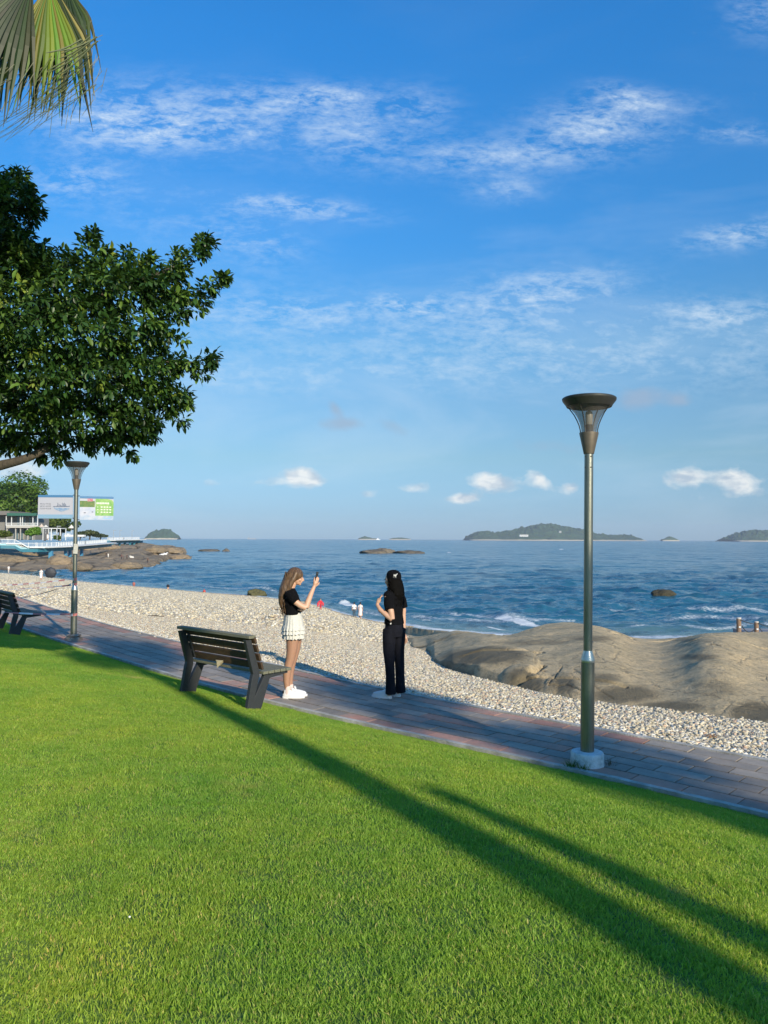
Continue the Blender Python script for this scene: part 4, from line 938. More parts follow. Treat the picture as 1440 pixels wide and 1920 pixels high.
def woman_photographer():
    f = onz(541, 1309, 0.0); t = empty('person', (f.x, f.y, 0), R(4), label='woman with long brown hair in black top and ruffled white skirt photographing with a phone', cat='person')
    t.scale = (1.0, 1.0, 1.0)
    b = MB()
    # legs (two, the far one a little ahead)
    for (y, dx, s) in ((-.062, -.010, 0), (.062, .022, 1)):
        b.tube([(dx+.055,y,.90),(dx+.060,y,.78),(dx+.050,y*1.02,.62),(dx+.030,y,.50),(dx+.012,y,.44),(dx-.010,y,.33),(dx-.012,y,.22),(dx-.002,y,.12),(dx+.000,y,.06)], [.088,.086,.070,.058,.054,.053,.043,.032,.034], 16)
    # torso, leaning back a touch
    b.rings([(.055,0,.86,.105,.155),(.050,0,.95,.112,.165),(.042,0,1.04,.092,.135),(.028,0,1.14,.088,.125),(.018,0,1.24,.100,.140),(.008,0,1.32,.098,.150),(.002,0,1.38,.072,.130),(.006,0,1.42,.045,.060)], 20)
    b.ball((.085,-.05,1.24), (.05,.055,.055), 10); b.ball((.085,.05,1.24), (.05,.055,.055), 10)
    b.tube([(.010,0,1.36),(.028,0,1.43),(.052,0,1.50)], [.052,.044,.047], 12)
    P = head(b, (.082, 0, 1.575), R(12))
    for s in (-1, 1): b.ball((.005, s*.150, 1.355), (.052,.048,.050), 10)
    # near (right) arm raised to hold the phone
    b.tube([(.005,-.165,1.355),(.075,-.185,1.27),(.150,-.190,1.215),(.222,-.180,1.180)], [.047,.043,.039,.036], 12)
    b.tube([(.222,-.180,1.180),(.245,-.155,1.255),(.285,-.110,1.36),(.322,-.075,1.445)], [.037,.038,.031,.023], 12)
    hand(b, (.322,-.075,1.445), (.30,.15,1), (-.3,.8,.1), .55, thumb_side=-1)
    # far (left) arm folded across the waist, supporting the elbow
    b.tube([(.005,.165,1.355),(.030,.190,1.26),(.045,.195,1.16),(.060,.185,1.105)], [.045,.042,.038,.036], 12)
    b.tube([(.060,.185,1.105),(.110,.110,1.115),(.150,.010,1.135),(.165,-.060,1.150)], [.037,.036,.030,.022], 12)
    hand(b, (.165,-.060,1.150), (.20,-1,.2), (-.4,-.1,1), .55, thumb_side=1)
    remeshed('body', b, .0052, [SK1, TAN], t, lambda x, y, z: 1 if z < .93 else 0)
    # top
    c = MB(); c.rings([(.046,0,1.085,.108,.148),(.040,0,1.10,.110,.150),(.032,0,1.16,.105,.143),(.024,0,1.24,.118,.155),(.014,0,1.32,.110,.165),(.004,0,1.385,.088,.150),(.008,0,1.425,.060,.080)], 24)
    c.ball((.088,-.05,1.24), (.058,.06,.06), 12); c.ball((.088,.05,1.24), (.058,.06,.06), 12)
    c.tube([(-.005,-.130,1.365),(.035,-.175,1.325),(.100,-.192,1.262)], [.060,.062,.060], 16); c.tube([(-.005,.130,1.365),(.02,.180,1.31),(.04,.198,1.23)], [.060,.060,.058], 16)
    remeshed('top', c, .006, [BLK], t, None, 4)
    # skirt: yoke and three gathered tiers
    def tier(z0, z1, r0, r1, name, par, amp):
        n = 120; V = []
        for j, (z, fr) in enumerate(((z0,0),(z0-(z0-z1)*.35,.5),(z1,1),(z1+.004,.97))):
            for i in range(n):
                a = 2*math.pi*i/n; w = amp*fr*(math.sin(a*21+j)+.6*math.sin(a*34+2)+.4*math.sin(a*11)); k = r0+(r1-r0)*fr+w
                V.append((.052+k*.94*math.cos(a), k*1.22*math.sin(a), z+.004*fr*math.sin(a*17)))
        sk = MB(); sk.add(V, [(i*n+k, i*n+(k+1) % n, (i+1)*n+(k+1) % n, (i+1)*n+k) for i in range(3) for k in range(n)]); return sk.build(name, WHT, par, True)
    yk = tier(1.110, .93, .108, .140, 'skirt', t, .004)
    tier(.955, .885, .138, .156, 'ruffle', yk, .007); tier(.905, .835, .140, .158, 'ruffle', yk, .008); tier(.855, .775, .138, .146, 'ruffle', yk, .008)
    for (y, dx) in ((-.062,-.010),(.062,.022)):
        sk = MB(); sk.rings([(dx,y,.055,.036,.034),(dx,y,.12,.036,.036),(dx-.001,y,.165,.037,.037),(dx,y,.17,.033,.033)], 16); sk.build('sock', mat('pale_sock', (.62,.50,.46), .9), t, True)
        shoe('shoe', t, dx+.005, y, True, .285)
    # phone
    ph = MB(); ph.box((0,0,0), (.009,.072,.148)); po = ph.build('phone', mat('phone_body', (.035,.04,.045), .3, .3), None, bevel=.003); 
    wm = Matrix.Translation((f.x, f.y, 0)) @ Matrix.Rotation(R(4), 4, 'Z'); po.matrix_world = wm @ Matrix.Translation((.352,-.050,1.565)) @ Matrix.Rotation(R(10), 4, 'Y') @ Matrix.Rotation(R(-20), 4, 'Z'); tag(po, 'dark phone held up in the right hand of the woman in the white skirt', 'phone')
    ln = MB(); ln.box((.0065,-.012,.048), (.004,.035,.035)); ln.box((.0085,-.012,.055), (.003,.012,.012), mi=1); ln.build('camera_lens', [M['dark'], mat('lens_ring', (.8,.82,.85), .15, .9)], po, bevel=.001)
    # hair: cap over the skull and a long mass down the back
    h = MB(); C = Vector((.072,0,1.600)); h.ball(C, (.108,.090,.098), 20, rot=Matrix.Rotation(R(12), 3, 'Y')); 
    for s in (-1, 1): h.tube([(.10,s*.045,1.67),(.090,s*.078,1.62),(.050,s*.088,1.54),(.005,s*.088,1.45),(-.03,s*.08,1.36)], [.022,.028,.034,.036,.032], 10)
    h.rings([(-.098,0,1.17,.022,.060),(-.100,0,1.24,.040,.090),(-.088,0,1.33,.056,.108),(-.058,0,1.42,.074,.108),(-.015,0,1.50,.090,.102),(.02,0,1.57,.098,.095),(.05,0,1.63,.098,.085)], 20)
    hh = remeshed('hair', h, .007, [HB], t, None, 6)
    def rt(rg): a = rg.uniform(-1.25, 1.25); return (.035-.095*math.cos(a)+rg.uniform(-.01, .03), .098*math.sin(a), rg.uniform(1.44, 1.64))
    def fl(p, u, a2): return Vector(((-.34+.30*u)*min(1, u*3) if p.z > 1.36 else .02+.12*a2, .16*a2*u, -1)).normalized()
    strands('hair_strands', rt, HB, hh, 190, 5, .014, .0065, (.28,.46), fl)
    return t
woman_photographer()

def woman_back():
    f = onz(737, 1309.5, 0.0); az = R(148); t = empty('person', (f.x, f.y, 0), az, label='woman all in black with cap and long black hair, seen from behind, one arm bent', cat='person')
    b = MB()
    for (y, dx) in ((.082,.01),(-.082,-.03)):
        b.tube([(dx+.0,y*.85,.92),(dx,y,.78),(dx+.01,y,.62),(dx,y,.48),(dx-.01,y,.34),(dx-.01,y,.2),(dx,y,.05)], [.066,.066,.056,.046,.044,.038,.034], 12)
    b.rings([(-.01,0,.86,.080,.115),(-.015,0,.95,.085,.118),(-.01,0,1.04,.072,.105),(-.01,0,1.14,.085,.122),(-.01,0,1.24,.095,.140),(-.01,0,1.32,.090,.150),(-.01,0,1.37,.070,.125),(0,0,1.41,.045,.055)], 20)
    b.tube([(0,0,1.35),(.01,0,1.42),(.02,0,1.48)], [.050,.043,.045], 12); head(b, (.035,0,1.535), R(4), R(-25))
    for s in (-1, 1): b.ball((-.01, s*.150, 1.335), (.05,.046,.048), 10)
    # left arm: elbow back, hand up by the shoulder; forearm in view
    b.tube([(-.01,.165,1.33),(-.055,.195,1.24),(-.09,.205,1.14),(-.105,.200,1.045)], [.046,.043,.040,.035], 12)
    b.tube([(-.105,.200,1.045),(-.03,.225,1.10),(.06,.235,1.165),(.115,.215,1.225)], [.037,.036,.030,.021], 12); hand(b, (.115,.215,1.225), (-.28,-.30,.9), (-.6,-.5,-.2), .40, thumb_side=1)
    b.tube([(-.01,-.165,1.33),(-.020,-.200,1.22),(-.030,-.205,1.12),(-.030,-.200,1.06)], [.045,.041,.037,.034], 12)
    b.tube([(-.030,-.200,1.06),(-.035,-.195,.98),(-.045,-.185,.88),(-.055,-.180,.835)], [.036,.035,.028,.021], 12); hand(b, (-.055,-.180,.835), (-.20,-.02,-1), (0,.9,0), .25, thumb_side=1)
    remeshed('body', b, .0052, [SK2], t)
    c = MB(); c.rings([(-.012,0,.965,.120,.152),(-.012,0,.975,.122,.154),(-.010,0,1.08,.106,.136),(-.010,0,1.16,.108,.143),(-.010,0,1.24,.112,.160),(-.010,0,1.32,.108,.180),(-.010,0,1.385,.088,.160),(0,0,1.42,.060,.075)], 24)
    for s in (-1, 1): c.ball((-.012, s*.155, 1.345), (.062,.056,.058), 12)
    c.tube([(-.01,.130,1.345),(-.045,.190,1.25),(-.075,.207,1.165)], [.062,.066,.066], 16); c.tube([(-.01,-.130,1.345),(-.015,-.190,1.25),(-.025,-.208,1.16)], [.062,.064,.062], 16)
    remeshed('t_shirt', c, .006, [BLK], t, None, 4)
    tg = MB(); tg.box((-.055,.150,.985), (.080,.012,.020), Matrix.Rotation(R(-70), 3, 'Z') @ Matrix.Rotation(R(0), 3, 'Y')); tg.build('shirt_hem', WHT, t, bevel=.004)
    p = MB()
    for (y, dx, k) in ((.084,.012,1),(-.084,-.035,-1)):
        p.tube([(dx-.005,y*.9,.90),(dx,y,.78),(dx+.004,y*1.0,.62),(dx-.01,y*1.02,.46),(dx-.02,y*.98,.30),(dx-.024,y,.16),(dx-.028,y,.075),(dx-.028,y,.068)], [.092,.086,.076,.064,.060,.064,.070,.05], 20)
    p.rings([(-.015,0,.80,.102,.140),(-.015,0,.88,.116,.152),(-.015,0,.95,.110,.144),(-.012,0,1.03,.098,.130)], 24)
    remeshed('trousers', p, .007, [PNT], t, None, 4)
    shoe('shoe', t, .045, .084, False, .28, R(8)); shoe('shoe', t, .0, -.084, False, .28, R(-12))
    # hair and cap
    h = MB(); hr = Matrix.Rotation(R(-25), 3, 'Z')
    h.rings([(-.085,0,1.30,.035,.085),(-.080,0,1.35,.060,.118),(-.058,0,1.42,.078,.122),(-.035,0,1.49,.088,.116),(-.01,0,1.55,.092,.102),(.01,0,1.61,.070,.080)], 20)
    hh = remeshed('hair', h, .007, [HK], t, None, 5)
    strands('hair_strands', lambda rg: (lambda a: (-.09*math.cos(a)+.0, (.112*math.sin(a)), rg.uniform(1.38, 1.56)))(rg.uniform(-1.7, 1.7)), HK, hh, 170, 9, .022, .0075, (.12,.26), lambda p, u, a2: Vector((-.22+.25*u, .10*a2, -1)).normalized())
    cp = MB(); cp.rings([(-.01,0,1.545,.104,.090),(-.01,0,1.585,.108,.094),(-.005,0,1.625,.098,.086),(0,0,1.652,.070,.064),(.0,0,1.666,.030,.028)], 28, rot=hr)
    cap = cp.build('cap', BLK, t, True)
    br = MB(); V = []
    for i in range(15):
        a = R(-62+124*i/14); V += [hr @ Vector((-.01+.103*math.cos(a), .09*math.sin(a), 1.552)), hr @ Vector((-.01+.165*math.cos(a)**.6 if abs(a) < 1.5 else 0, .092*math.sin(a), 1.538))]
    V += [Vector(v)+Vector((0,0,-.006)) for v in V]; n = 30
    br.add(V, [(2*i, 2*i+1, 2*i+3, 2*i+2) for i in range(14)]+[(n+2*i, n+2*i+2, n+2*i+3, n+2*i+1) for i in range(14)]+[(2*i+1, n+2*i+1, n+2*i+3, 2*i+3) for i in range(14)]); br.build('brim', BLK, cap, True)
    # white embroidered mark on the cap, crossed strokes, on the side turned to us
    em = MB(); ang = math.atan2(-1, 0)-az+R(6)
    def E(u, z): a = ang+u/.10; return Vector((-.01+.112*math.cos(a), .100*math.sin(a), z))
    for (u0, z0, u1, z1) in ((-.022,1.572,-.018,1.612),(-.018,1.612,-.004,1.578),(-.004,1.578,.002,1.615),(.002,1.590,.014,1.612),(.002,1.592,.004,1.570),(.014,1.612,.024,1.622)):
        em.tube([E(u0, z0), E((u0+u1)/2, (z0+z1)/2), E(u1, z1)], .0034, 6)
    em.build('emblem', mat('white_thread', (.8,.8,.78), .7), cap)
    return t
woman_back()
# ------------------------------------------------------------------ foliage
def leaf_cloud(lobes, n, size, cols, seed, shell=.5, asp=.5, drop=.35, name='crown', m=None, parent=None, kind='stuff', noise=1.2):
    """small leaf faces through the volume of several lobes, denser towards their skins"""
    rg = np.random.default_rng(seed); L_ = np.array(lobes, float); vol = L_[:,3]*L_[:,4]+L_[:,3]*L_[:,5]; pk = vol/vol.sum(); k = rg.choice(len(L_), n, p=pk)
    d = rg.standard_normal((n, 3)); d /= np.linalg.norm(d, axis=1)[:,None]; r = (1-shell*rg.uniform(0, 1, n)**1.5)
    r *= 1+.28*fbm(d[:,0]*2.2+k*5, d[:,1]*2.2, d[:,2]*2.2, s=seed, o=3)*noise
    C = L_[k,:3]+d*L_[k,3:6]*r[:,None]
    # leave gaps between sprays
    g = fbm(C[:,0]/size*.13, C[:,1]/size*.13, C[:,2]/size*.13, s=seed+5, o=2); ok = g > -drop*.55; C, d, k = C[ok], d[ok], k[ok]; n = len(C)
    nrm = d*.8+rg.standard_normal((n, 3))*.6+np.array([0,0,.35]); nrm /= np.linalg.norm(nrm, axis=1)[:,None]
    u = np.cross(nrm, rg.standard_normal((n, 3))); u /= np.linalg.norm(u, axis=1)[:,None]; v = np.cross(nrm, u); s = size*rg.uniform(.6, 1.3, n)[:,None]
    V = np.stack([C-u*s, C+v*s*asp+nrm*s*.12, C+u*s, C-v*s*asp+nrm*s*.12], 1).reshape(-1, 3)
    t = np.clip(.5+.9*fbm(C[:,0]/size*.2, C[:,1]/size*.2, C[:,2]/size*.2, s=seed+9, o=2)+rg.normal(0, .18, n), 0, 1)[:,None]
    c = np.array(cols[0])*(1-t)+np.array(cols[1])*t; c = c*rg.uniform(.8, 1.2, n)[:,None]; c = np.repeat(np.c_[c, np.ones(n)], 4, 0)
    o = link(name, npmesh(name, V, np.arange(4*n).reshape(-1, 4), False, {'col': ('FLOAT_COLOR', 'POINT', c)}), m or LEAF, parent)
    if kind: o['kind'] = kind
    return o
LEAF = leafmat('tree_leaves', rough=.5, tr=.30)
BARK = mat('bark', (.085,.068,.045), .9, var=.4, vs=4, col2=(.055,.045,.035), bump=.9, bs=12, stretch=(3,3,.7))
def trunk(parent, pts, rad, name='trunk', n=10, m=None):
    b = MB(); P = catmull(pts, 6); r = np.interp(np.linspace(0, 1, len(P)), np.linspace(0, 1, len(rad)), rad); b.tube(P, list(r), n); return b.build(name, m or BARK, parent, True)

# ------------------------------------------------------------------ shade trees on the lawn behind the viewer
sd = np.array([.486, -.874]); TN = math.tan(SUN_EL)
def shade_tree(gx, gy, L_, r, label, seed, trunk_r=.14, n=2600, extra=(), vs=1.0, lean=(0, 0)):
    c = np.array([gx, gy])+sd*L_; z = L_*TN; base = c-np.array(lean); g = lz(*base) if abs(base[0]) < 40 else .5
    t = empty('tree', (base[0], base[1], g), label=label, cat='tree', group='trees on the lawn behind the viewer')
    trunk(t, [(0,0,-.1),(lean[0]*.2,lean[1]*.2,z*.35),(lean[0]*.6,lean[1]*.6,z*.7),(lean[0],lean[1],z-g)], [trunk_r, trunk_r*.9, trunk_r*.75, .05])
    rg = random.Random(seed); lobes = [(lean[0], lean[1], z-g, r*.75, r*.75, r*.7*vs)]
    for k in range(6): a = k*1.05; lobes.append((lean[0]+r*.5*math.cos(a), lean[1]+r*.5*math.sin(a), z-g+rg.uniform(-.35, .35)*r, r*.5, r*.5, r*.42*vs))
    leaf_cloud(lobes, n, .085, [(.05,.10,.02),(.11,.17,.03)], seed, .8, parent=t, drop=.5)
    for (ex, e2, ez, er) in extra: trunk(t, [(ex, 0, -.1), ((ex+e2)/2, 0, ez*.5), (e2, 0, ez)], [er, er*.9, er*.3], 'stem')
    return t
shade_tree(-4.62, 13.6, 25.5, 1.25, 'tall slender tree with three stems behind the viewer, its shadow crossing the lawn', 11, .235,
           extra=((.84,.46,6.4,.30),(.50,.50,5.4,.05)), n=3600)
shade_tree(1.95, 7.35, 22, .98, 'slim tree behind the viewer shading the near lamp base', 12, .08, 1500)
shade_tree(.25, 9.8, 24, 1.0, 'slim tree behind the viewer shading the path under the woman in black', 13, .08, 1500)
shade_tree(2.75, 5.5, 20, .62, 'small tree behind the viewer shading the lawn edge by the kerb', 16, .06, 1000)

# ------------------------------------------------------------------ broad leaved tree at the left
def fig_leaf():
    V = [(0,0,0)]; n = 5; prof = [.0,.62,1.0,.78,.0]; 
    V = []; Fc = []
    for i, w in enumerate(prof):
        t = i/(n-1); z = -.16*t*t; x = t
        V += [(x, -w*.21, z+.07*w), (x, 0, z), (x, w*.21, z+.07*w)]
    for i in range(n-1): b = i*3; Fc += [(b, b+1, b+4, b+3), (b+1, b+2, b+5, b+4)]
    return np.array(V), np.array(Fc)
FV, FF = fig_leaf()
def build_fig():
    rg = np.random.default_rng(21); Y = 7.2; base = at(-420, 1300, Y); bx, by = base.x, base.y; g = lz(bx, by)
    t = empty('broadleaf_tree', (bx, by, g), label='dense dark green broad leaved tree reaching in from the left edge', cat='tree'); O = np.array([bx, by, g])
    def W(px, py, dy=0.0): p = at(px, py, Y+dy); return np.array(p)-O
    # limbs
    hub = W(-330, 900); trunk(t, [(0,0,-.2), (.05,.05,.8), tuple(hub*.55+np.array([0,0,.2])), tuple(hub)], [.34,.28,.25,.20], 'trunk', 14)
    limbs = [([hub, W(-120,892,-.1), W(20,868,-.1), W(85,842,0), W(118,812,.1), W(150,770,.3)], [.13,.07,.042,.034,.028,.017]),
             ([hub, W(-150,830,.2), W(-20,812,.2), W(80,812,.3), W(150,790,.4)], [.10,.05,.022,.018,.012]),
             ([hub, W(-200,740,.2), W(-60,640,.3), W(80,590,.2), W(230,540,0), W(330,500,0)], [.16,.12,.08,.06,.035,.012]),
             ([hub, W(-240,700,.1), W(-160,560), W(-60,440,.1), W(20,380,.1)], [.15,.11,.08,.05,.02]),
             ([hub, W(-140,780,.4), W(60,720,.4), W(220,680,.2), W(360,680,.1)], [.12,.09,.06,.035,.012])]
    for p, r in limbs: trunk(t, [tuple(q) for q in p], r, 'limb', 10)
    # sprays: (px, py, rx, ry) blobs of the crown
    blobs = [(0,440,60,40),(45,460,40,30),(20,480,70,36),(75,480,30,20),(20,370,50,40),(-20,360,60,50),(55,385,25,30),(35,330,20,14),(10,430,40,35),(60,400,16,18),(-60,420,80,80),
             (30,500,80,45),(100,500,50,35),(170,470,26,34),(175,445,14,12),(120,540,90,60),(30,600,90,90),(200,540,60,50),(215,500,40,25),(255,520,45,28),(265,500,20,14),(290,530,40,36),(310,560,40,32),(330,510,26,18),(350,490,20,16),(375,468,16,14),(385,450,10,10),
             (330,560,22,20),(360,550,24,14),(390,535,20,12),(412,525,12,9),(375,572,14,10),(150,620,100,70),(250,610,70,50),(300,620,36,36),(60,700,110,80),(180,700,100,65),(270,690,60,45),(310,680,40,22),(345,680,30,14),(380,680,22,10),(398,678,10,7),
             (240,740,70,45),(300,735,40,26),(330,745,24,16),(348,735,12,10),(320,770,16,10),(150,780,110,45),(60,780,90,50),(230,790,60,35),(270,800,30,20),(290,795,20,12),(200,825,36,16),(160,830,30,12),(220,838,14,8),(-80,600,120,120),(-80,740,110,90),(20,830,60,18),(100,835,20,16),(250,820,26,10),
             (-160,500,120,110),(-220,650,120,120),(-180,420,70,60)]
    rs_ = random.Random(8)
    for (ex, ey) in ((60,360),(80,395),(185,440),(215,470),(280,480),(335,470),(392,450),(425,520),(400,560),(350,590),(345,640),(405,668),(385,700),(350,760),(345,785),(300,820),(250,850),(180,850),(120,856),(70,850),(140,480),(110,478),(240,470)):
        for _ in range(2): blobs.append((ex+rs_.uniform(-12, 6), ey+rs_.uniform(-8, 8), rs_.uniform(6, 13), rs_.uniform(5, 10)))
    Bl = np.array(blobs, float); ar = Bl[:,2]*Bl[:,3]; ns = 5400; k = rg.choice(len(Bl), ns, p=(ar**.85)/(ar**.85).sum())
    a = rg.uniform(0, 6.28, ns); r = np.sqrt(rg.uniform(0, 1, ns))*1.0; px = Bl[k,0]+Bl[k,2]*r*np.cos(a); py = Bl[k,1]+Bl[k,3]*r*np.sin(a)
    thick = np.clip(np.minimum(Bl[k,2], Bl[k,3])/F*Y*3.0, .12, 1.5); edge = np.sqrt(np.clip(1-r*r*.9, .03, 1)); side_ = rg.choice([-1, 1], ns, p=[.68, .32]); dy = thick*edge*side_*rg.uniform(.25, 1.0, ns)**.5+.2
    C = np.array([W(x, y, d) for x, y, d in zip(px, py, dy)])
    cen = np.array([W(Bl[j,0], Bl[j,1], .2) for j in range(len(Bl))])[k]; out = C-cen; out /= np.linalg.norm(out, axis=1)[:,None]+1e-6
    main = W(0, 640, .3); out2 = C-main; out2 /= np.linalg.norm(out2, axis=1)[:,None]
    ax = out*.5+out2*.9+rg.standard_normal((ns, 3))*.45+np.array([0,0,.25]); ax /= np.linalg.norm(ax, axis=1)[:,None]
    LV = []; LC = []; twigs = MB(); M4 = []
    for i in range(ns):
        A = Vector(ax[i]); q = A.to_track_quat('Z', 'Y'); m = rg.integers(6, 10); ph = rg.uniform(0, 6.28)
        q_ = rg.uniform(); tone = np.array([.027,.066,.013])*rg.uniform(.55, 1.45) if q_ > .30 else (np.array([.085,.150,.024])*rg.uniform(.8, 1.3) if q_ > .02 else np.array([.17,.22,.03])*rg.uniform(.8, 1.2))
        for j in range(m):
            an = ph+j*2.4; ele = .25+.75*j/m+rg.normal(0, .18); ln = rg.uniform(.062, .105)*(1-.25*j/m)
            d = Vector((math.cos(an)*math.cos(ele), math.sin(an)*math.cos(ele), math.sin(ele))); d = q @ d; d.z -= .38; d.normalize()
            up = Vector((rg.normal(0, .35), rg.normal(0, .35), 1)); x = d; y = up.cross(x); y.normalize(); z = x.cross(y)
            R3 = np.array([x, y, z]).T*ln; o = C[i]-ax[i]*.05*(1-j/m)+np.array(d)*.012
            M4.append((R3, o, tone*rg.uniform(.85, 1.18)))
    n = len(M4); R3 = np.array([q[0] for q in M4]); O3 = np.array([q[1] for q in M4]); T3 = np.array([q[2] for q in M4])
    # the 300 nearest to us are parts, the rest one part
    lit = (O3 @ np.array(SUNV))-.3*O3[:,1]; vis = np.where(O3[:,0]+bx > -5.0, lit, -99); big = np.argsort(-vis)[:300]; rest = np.setdiff1d(np.arange(n), big)
    V = np.einsum('nij,kj->nki', R3[rest], FV)+O3[rest][:,None,:]; Fc = FF[None]+np.arange(len(rest))[:,None,None]*len(FV)
    col = np.repeat(np.c_[T3[rest], np.ones(len(rest))], len(FV), 0)
    fo = link('foliage', npmesh('foliage', V.reshape(-1, 3), Fc.reshape(-1, 4), True, {'col': ('FLOAT_COLOR', 'POINT', col)}), FIGLEAF, t); fo['kind'] = 'stuff'
    lm = []
    for c in ((.032,.075,.018),(.05,.105,.022),(.085,.150,.026)):
        me = npmesh('leaf', FV, FF, True, {'col': ('FLOAT_COLOR', 'POINT', np.repeat([[*c, 1]], len(FV), 0))}); me.materials.append(FIGLEAF); lm.append(me)
    for i in big:
        o = link('leaf', lm[0 if T3[i][1] < .09 else (1 if T3[i][1] < .125 else 2)], None, t); Mx = Matrix([[*R3[i][r], O3[i][r]] for r in range(3)]+[[0,0,0,1]]); o.matrix_local = Mx
FIGLEAF = leafmat('broad_leaves', rough=.42, tr=.16)
build_fig()

# ------------------------------------------------------------------ fan palm at the top left
PALM = leafmat('palm_leaves', rough=.5, tr=.28); PALMY = leafmat('palm_leaves_sunlit', rough=.5, tr=.35)
def fan_leaf(t, hub, down, side_v, nrm, L_, nseg, spread, seed, cols, fil=True, droop=1.0):
    """pleated fan: stiff folded segments from one hub, splitting and drooping into threads"""
    rg = random.Random(seed); down, side_v, nrm = (Vector(q).normalized() for q in (down, side_v, nrm)); fila = MB()
    for k in range(nseg):
        f = -1+2*k/(nseg-1); a = f*spread; d = (down*math.cos(a)+side_v*math.sin(a)).normalized(); s = (side_v*math.cos(a)-down*math.sin(a)).normalized()
        L1 = L_*(1-.16*abs(f)**2)*rg.uniform(.90, 1.06); w = L1*2*spread/nseg*.62; V = []; Fc = []; m = 10; tipd = Vector((rg.uniform(-.5, .1), rg.uniform(-.2, .2), -1)).normalized()
        for i in range(m+1):
            u = i/m; p = hub+d*L1*u+nrm*(.10*L1*math.sin(u*2.4)*(1-.5*abs(f)))+(tipd*.20*L1*max(0, u-.55)**1.3*3.0*droop)-d*(.12*L1*droop*max(0, u-.5)**1.5*2); ww = w*min(u*1.05, .62)*(1 if u < .62 else max(.05, 1-(u-.62)/.38)); fold = .55*ww*(1 if k % 1 == 0 else -1)
            V += [p-s*ww, p+nrm*fold, p+s*ww]
        for i in range(m): b = i*3; Fc += [(b, b+1, b+4, b+3), (b+1, b+2, b+5, b+4)]
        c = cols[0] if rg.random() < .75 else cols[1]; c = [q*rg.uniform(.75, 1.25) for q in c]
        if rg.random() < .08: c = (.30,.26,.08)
        o = link('leaflet', npmesh('leaflet', V, Fc, False, {'col': ('FLOAT_COLOR', 'POINT', [[*c, 1]]*len(V))}), PALM, t)
        tip = hub+d*L1+tipd*.20*L1*.6; 
        if fil:
            for q in range(2):
                st = hub+d*L1*rg.uniform(.6, .98)+nrm*.05*L1; L2 = rg.uniform(.10, .30); dd = Vector((rg.uniform(-1.0, -.1), rg.uniform(-.3, .3), rg.uniform(-1, -.35))).normalized(); pts = [st+dd*L2*j/5+Vector((0,0,-.10*L2*(j/5)**2)) for j in range(6)]; fila.tube(pts, [.0022]*5+[.001], 3)
    if fil: x = fila.build('threads', FIL, t); x['kind'] = 'stuff'
FIL = mat('palm_threads', (.16,.16,.09), .7)
def build_palm():
    Y = 5.6; top = at(-560, -420, 6.4); t = empty('fan_palm', (top.x, top.y, lz(top.x, top.y)), label='fan palm whose hanging pleated leaves enter the top left corner', cat='palm'); O = Vector(t.location)
    trunk(t, [(0,0,-.1),(.1,0,2),(.05,.05,4),(0,0,top.z-O.z)], [.24,.2,.18,.2], 'trunk', 12)
    crown = top-O; g0 = (.022,.042,.012); g1 = (.17,.22,.024)  # g1 puts sunlight into the middle fan's colour, g0 shade into the others
    hub = at(92, -28, Y)-O; trunk(t, [tuple(crown), tuple(crown.lerp(hub, .55)+Vector((0,0,.35))), tuple(hub)], [.035,.028,.022], 'leaf_stalk', 8)
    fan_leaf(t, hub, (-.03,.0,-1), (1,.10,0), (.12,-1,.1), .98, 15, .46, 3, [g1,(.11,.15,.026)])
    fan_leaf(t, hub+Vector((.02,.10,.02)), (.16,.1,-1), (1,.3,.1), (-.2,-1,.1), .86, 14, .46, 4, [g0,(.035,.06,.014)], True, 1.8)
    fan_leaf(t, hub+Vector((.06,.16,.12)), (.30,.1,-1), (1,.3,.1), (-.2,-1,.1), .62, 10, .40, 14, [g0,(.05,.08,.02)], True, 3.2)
    th = MB(); rg = random.Random(77)
    for k in range(26):
        a = at(rg.uniform(95, 182), rg.uniform(95, 165), Y-.1)-O; b_ = at(rg.uniform(-40, 95), rg.uniform(200, 262), Y-.15)-O; s_ = rg.uniform(.03, .12)
        th.tube([a.lerp(b_, q/8)+Vector((0,0,s_*math.sin(q/8*2.6)*(-1))) for q in range(9)], [.003*(1-.75*q/8) for q in range(9)], 4)
    for k in range(7):
        a = at(rg.uniform(150, 188), rg.uniform(60, 80), Y-.22)-O; b_ = at(rg.uniform(80, 120), rg.uniform(75, 140), Y-.3)-O
        th.tube([a.lerp(b_, q/6)+Vector((0,0,-.02*math.sin(q/6*3))) for q in range(7)], [.005]*6+[.002], 4)
    x_ = th.build('threads', mat('pale_threads', (.10,.12,.05), .7), t); x_['kind'] = 'stuff'
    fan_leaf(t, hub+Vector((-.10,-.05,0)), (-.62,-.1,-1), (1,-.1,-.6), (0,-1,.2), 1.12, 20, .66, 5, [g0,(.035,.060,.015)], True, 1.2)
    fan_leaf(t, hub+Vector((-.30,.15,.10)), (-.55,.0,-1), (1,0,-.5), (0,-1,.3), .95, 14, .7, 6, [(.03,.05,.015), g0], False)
    for (dx, dy, dz, s) in ((-1.6,.4,.4,7),(-.5,1.6,.5,8),(-.6,-1.5,.3,9),(.1,.2,1.5,10)):
        h2 = crown+Vector((dx, dy, dz)); trunk(t, [tuple(crown), tuple(crown.lerp(h2, .5)+Vector((0,0,.3))), tuple(h2)], [.035,.028,.02], 'leaf_stalk', 6)
        v = Vector((dx, dy, dz*.2)).normalized(); sv = v.cross(Vector((0,0,1))).normalized(); fan_leaf(t, h2, (v.x*.6, v.y*.6, -.8), sv, (v.x*.8, v.y*.8, .6), .95, 16, 1.1, s, [g0,(.06,.09,.02)], False)
build_palm()

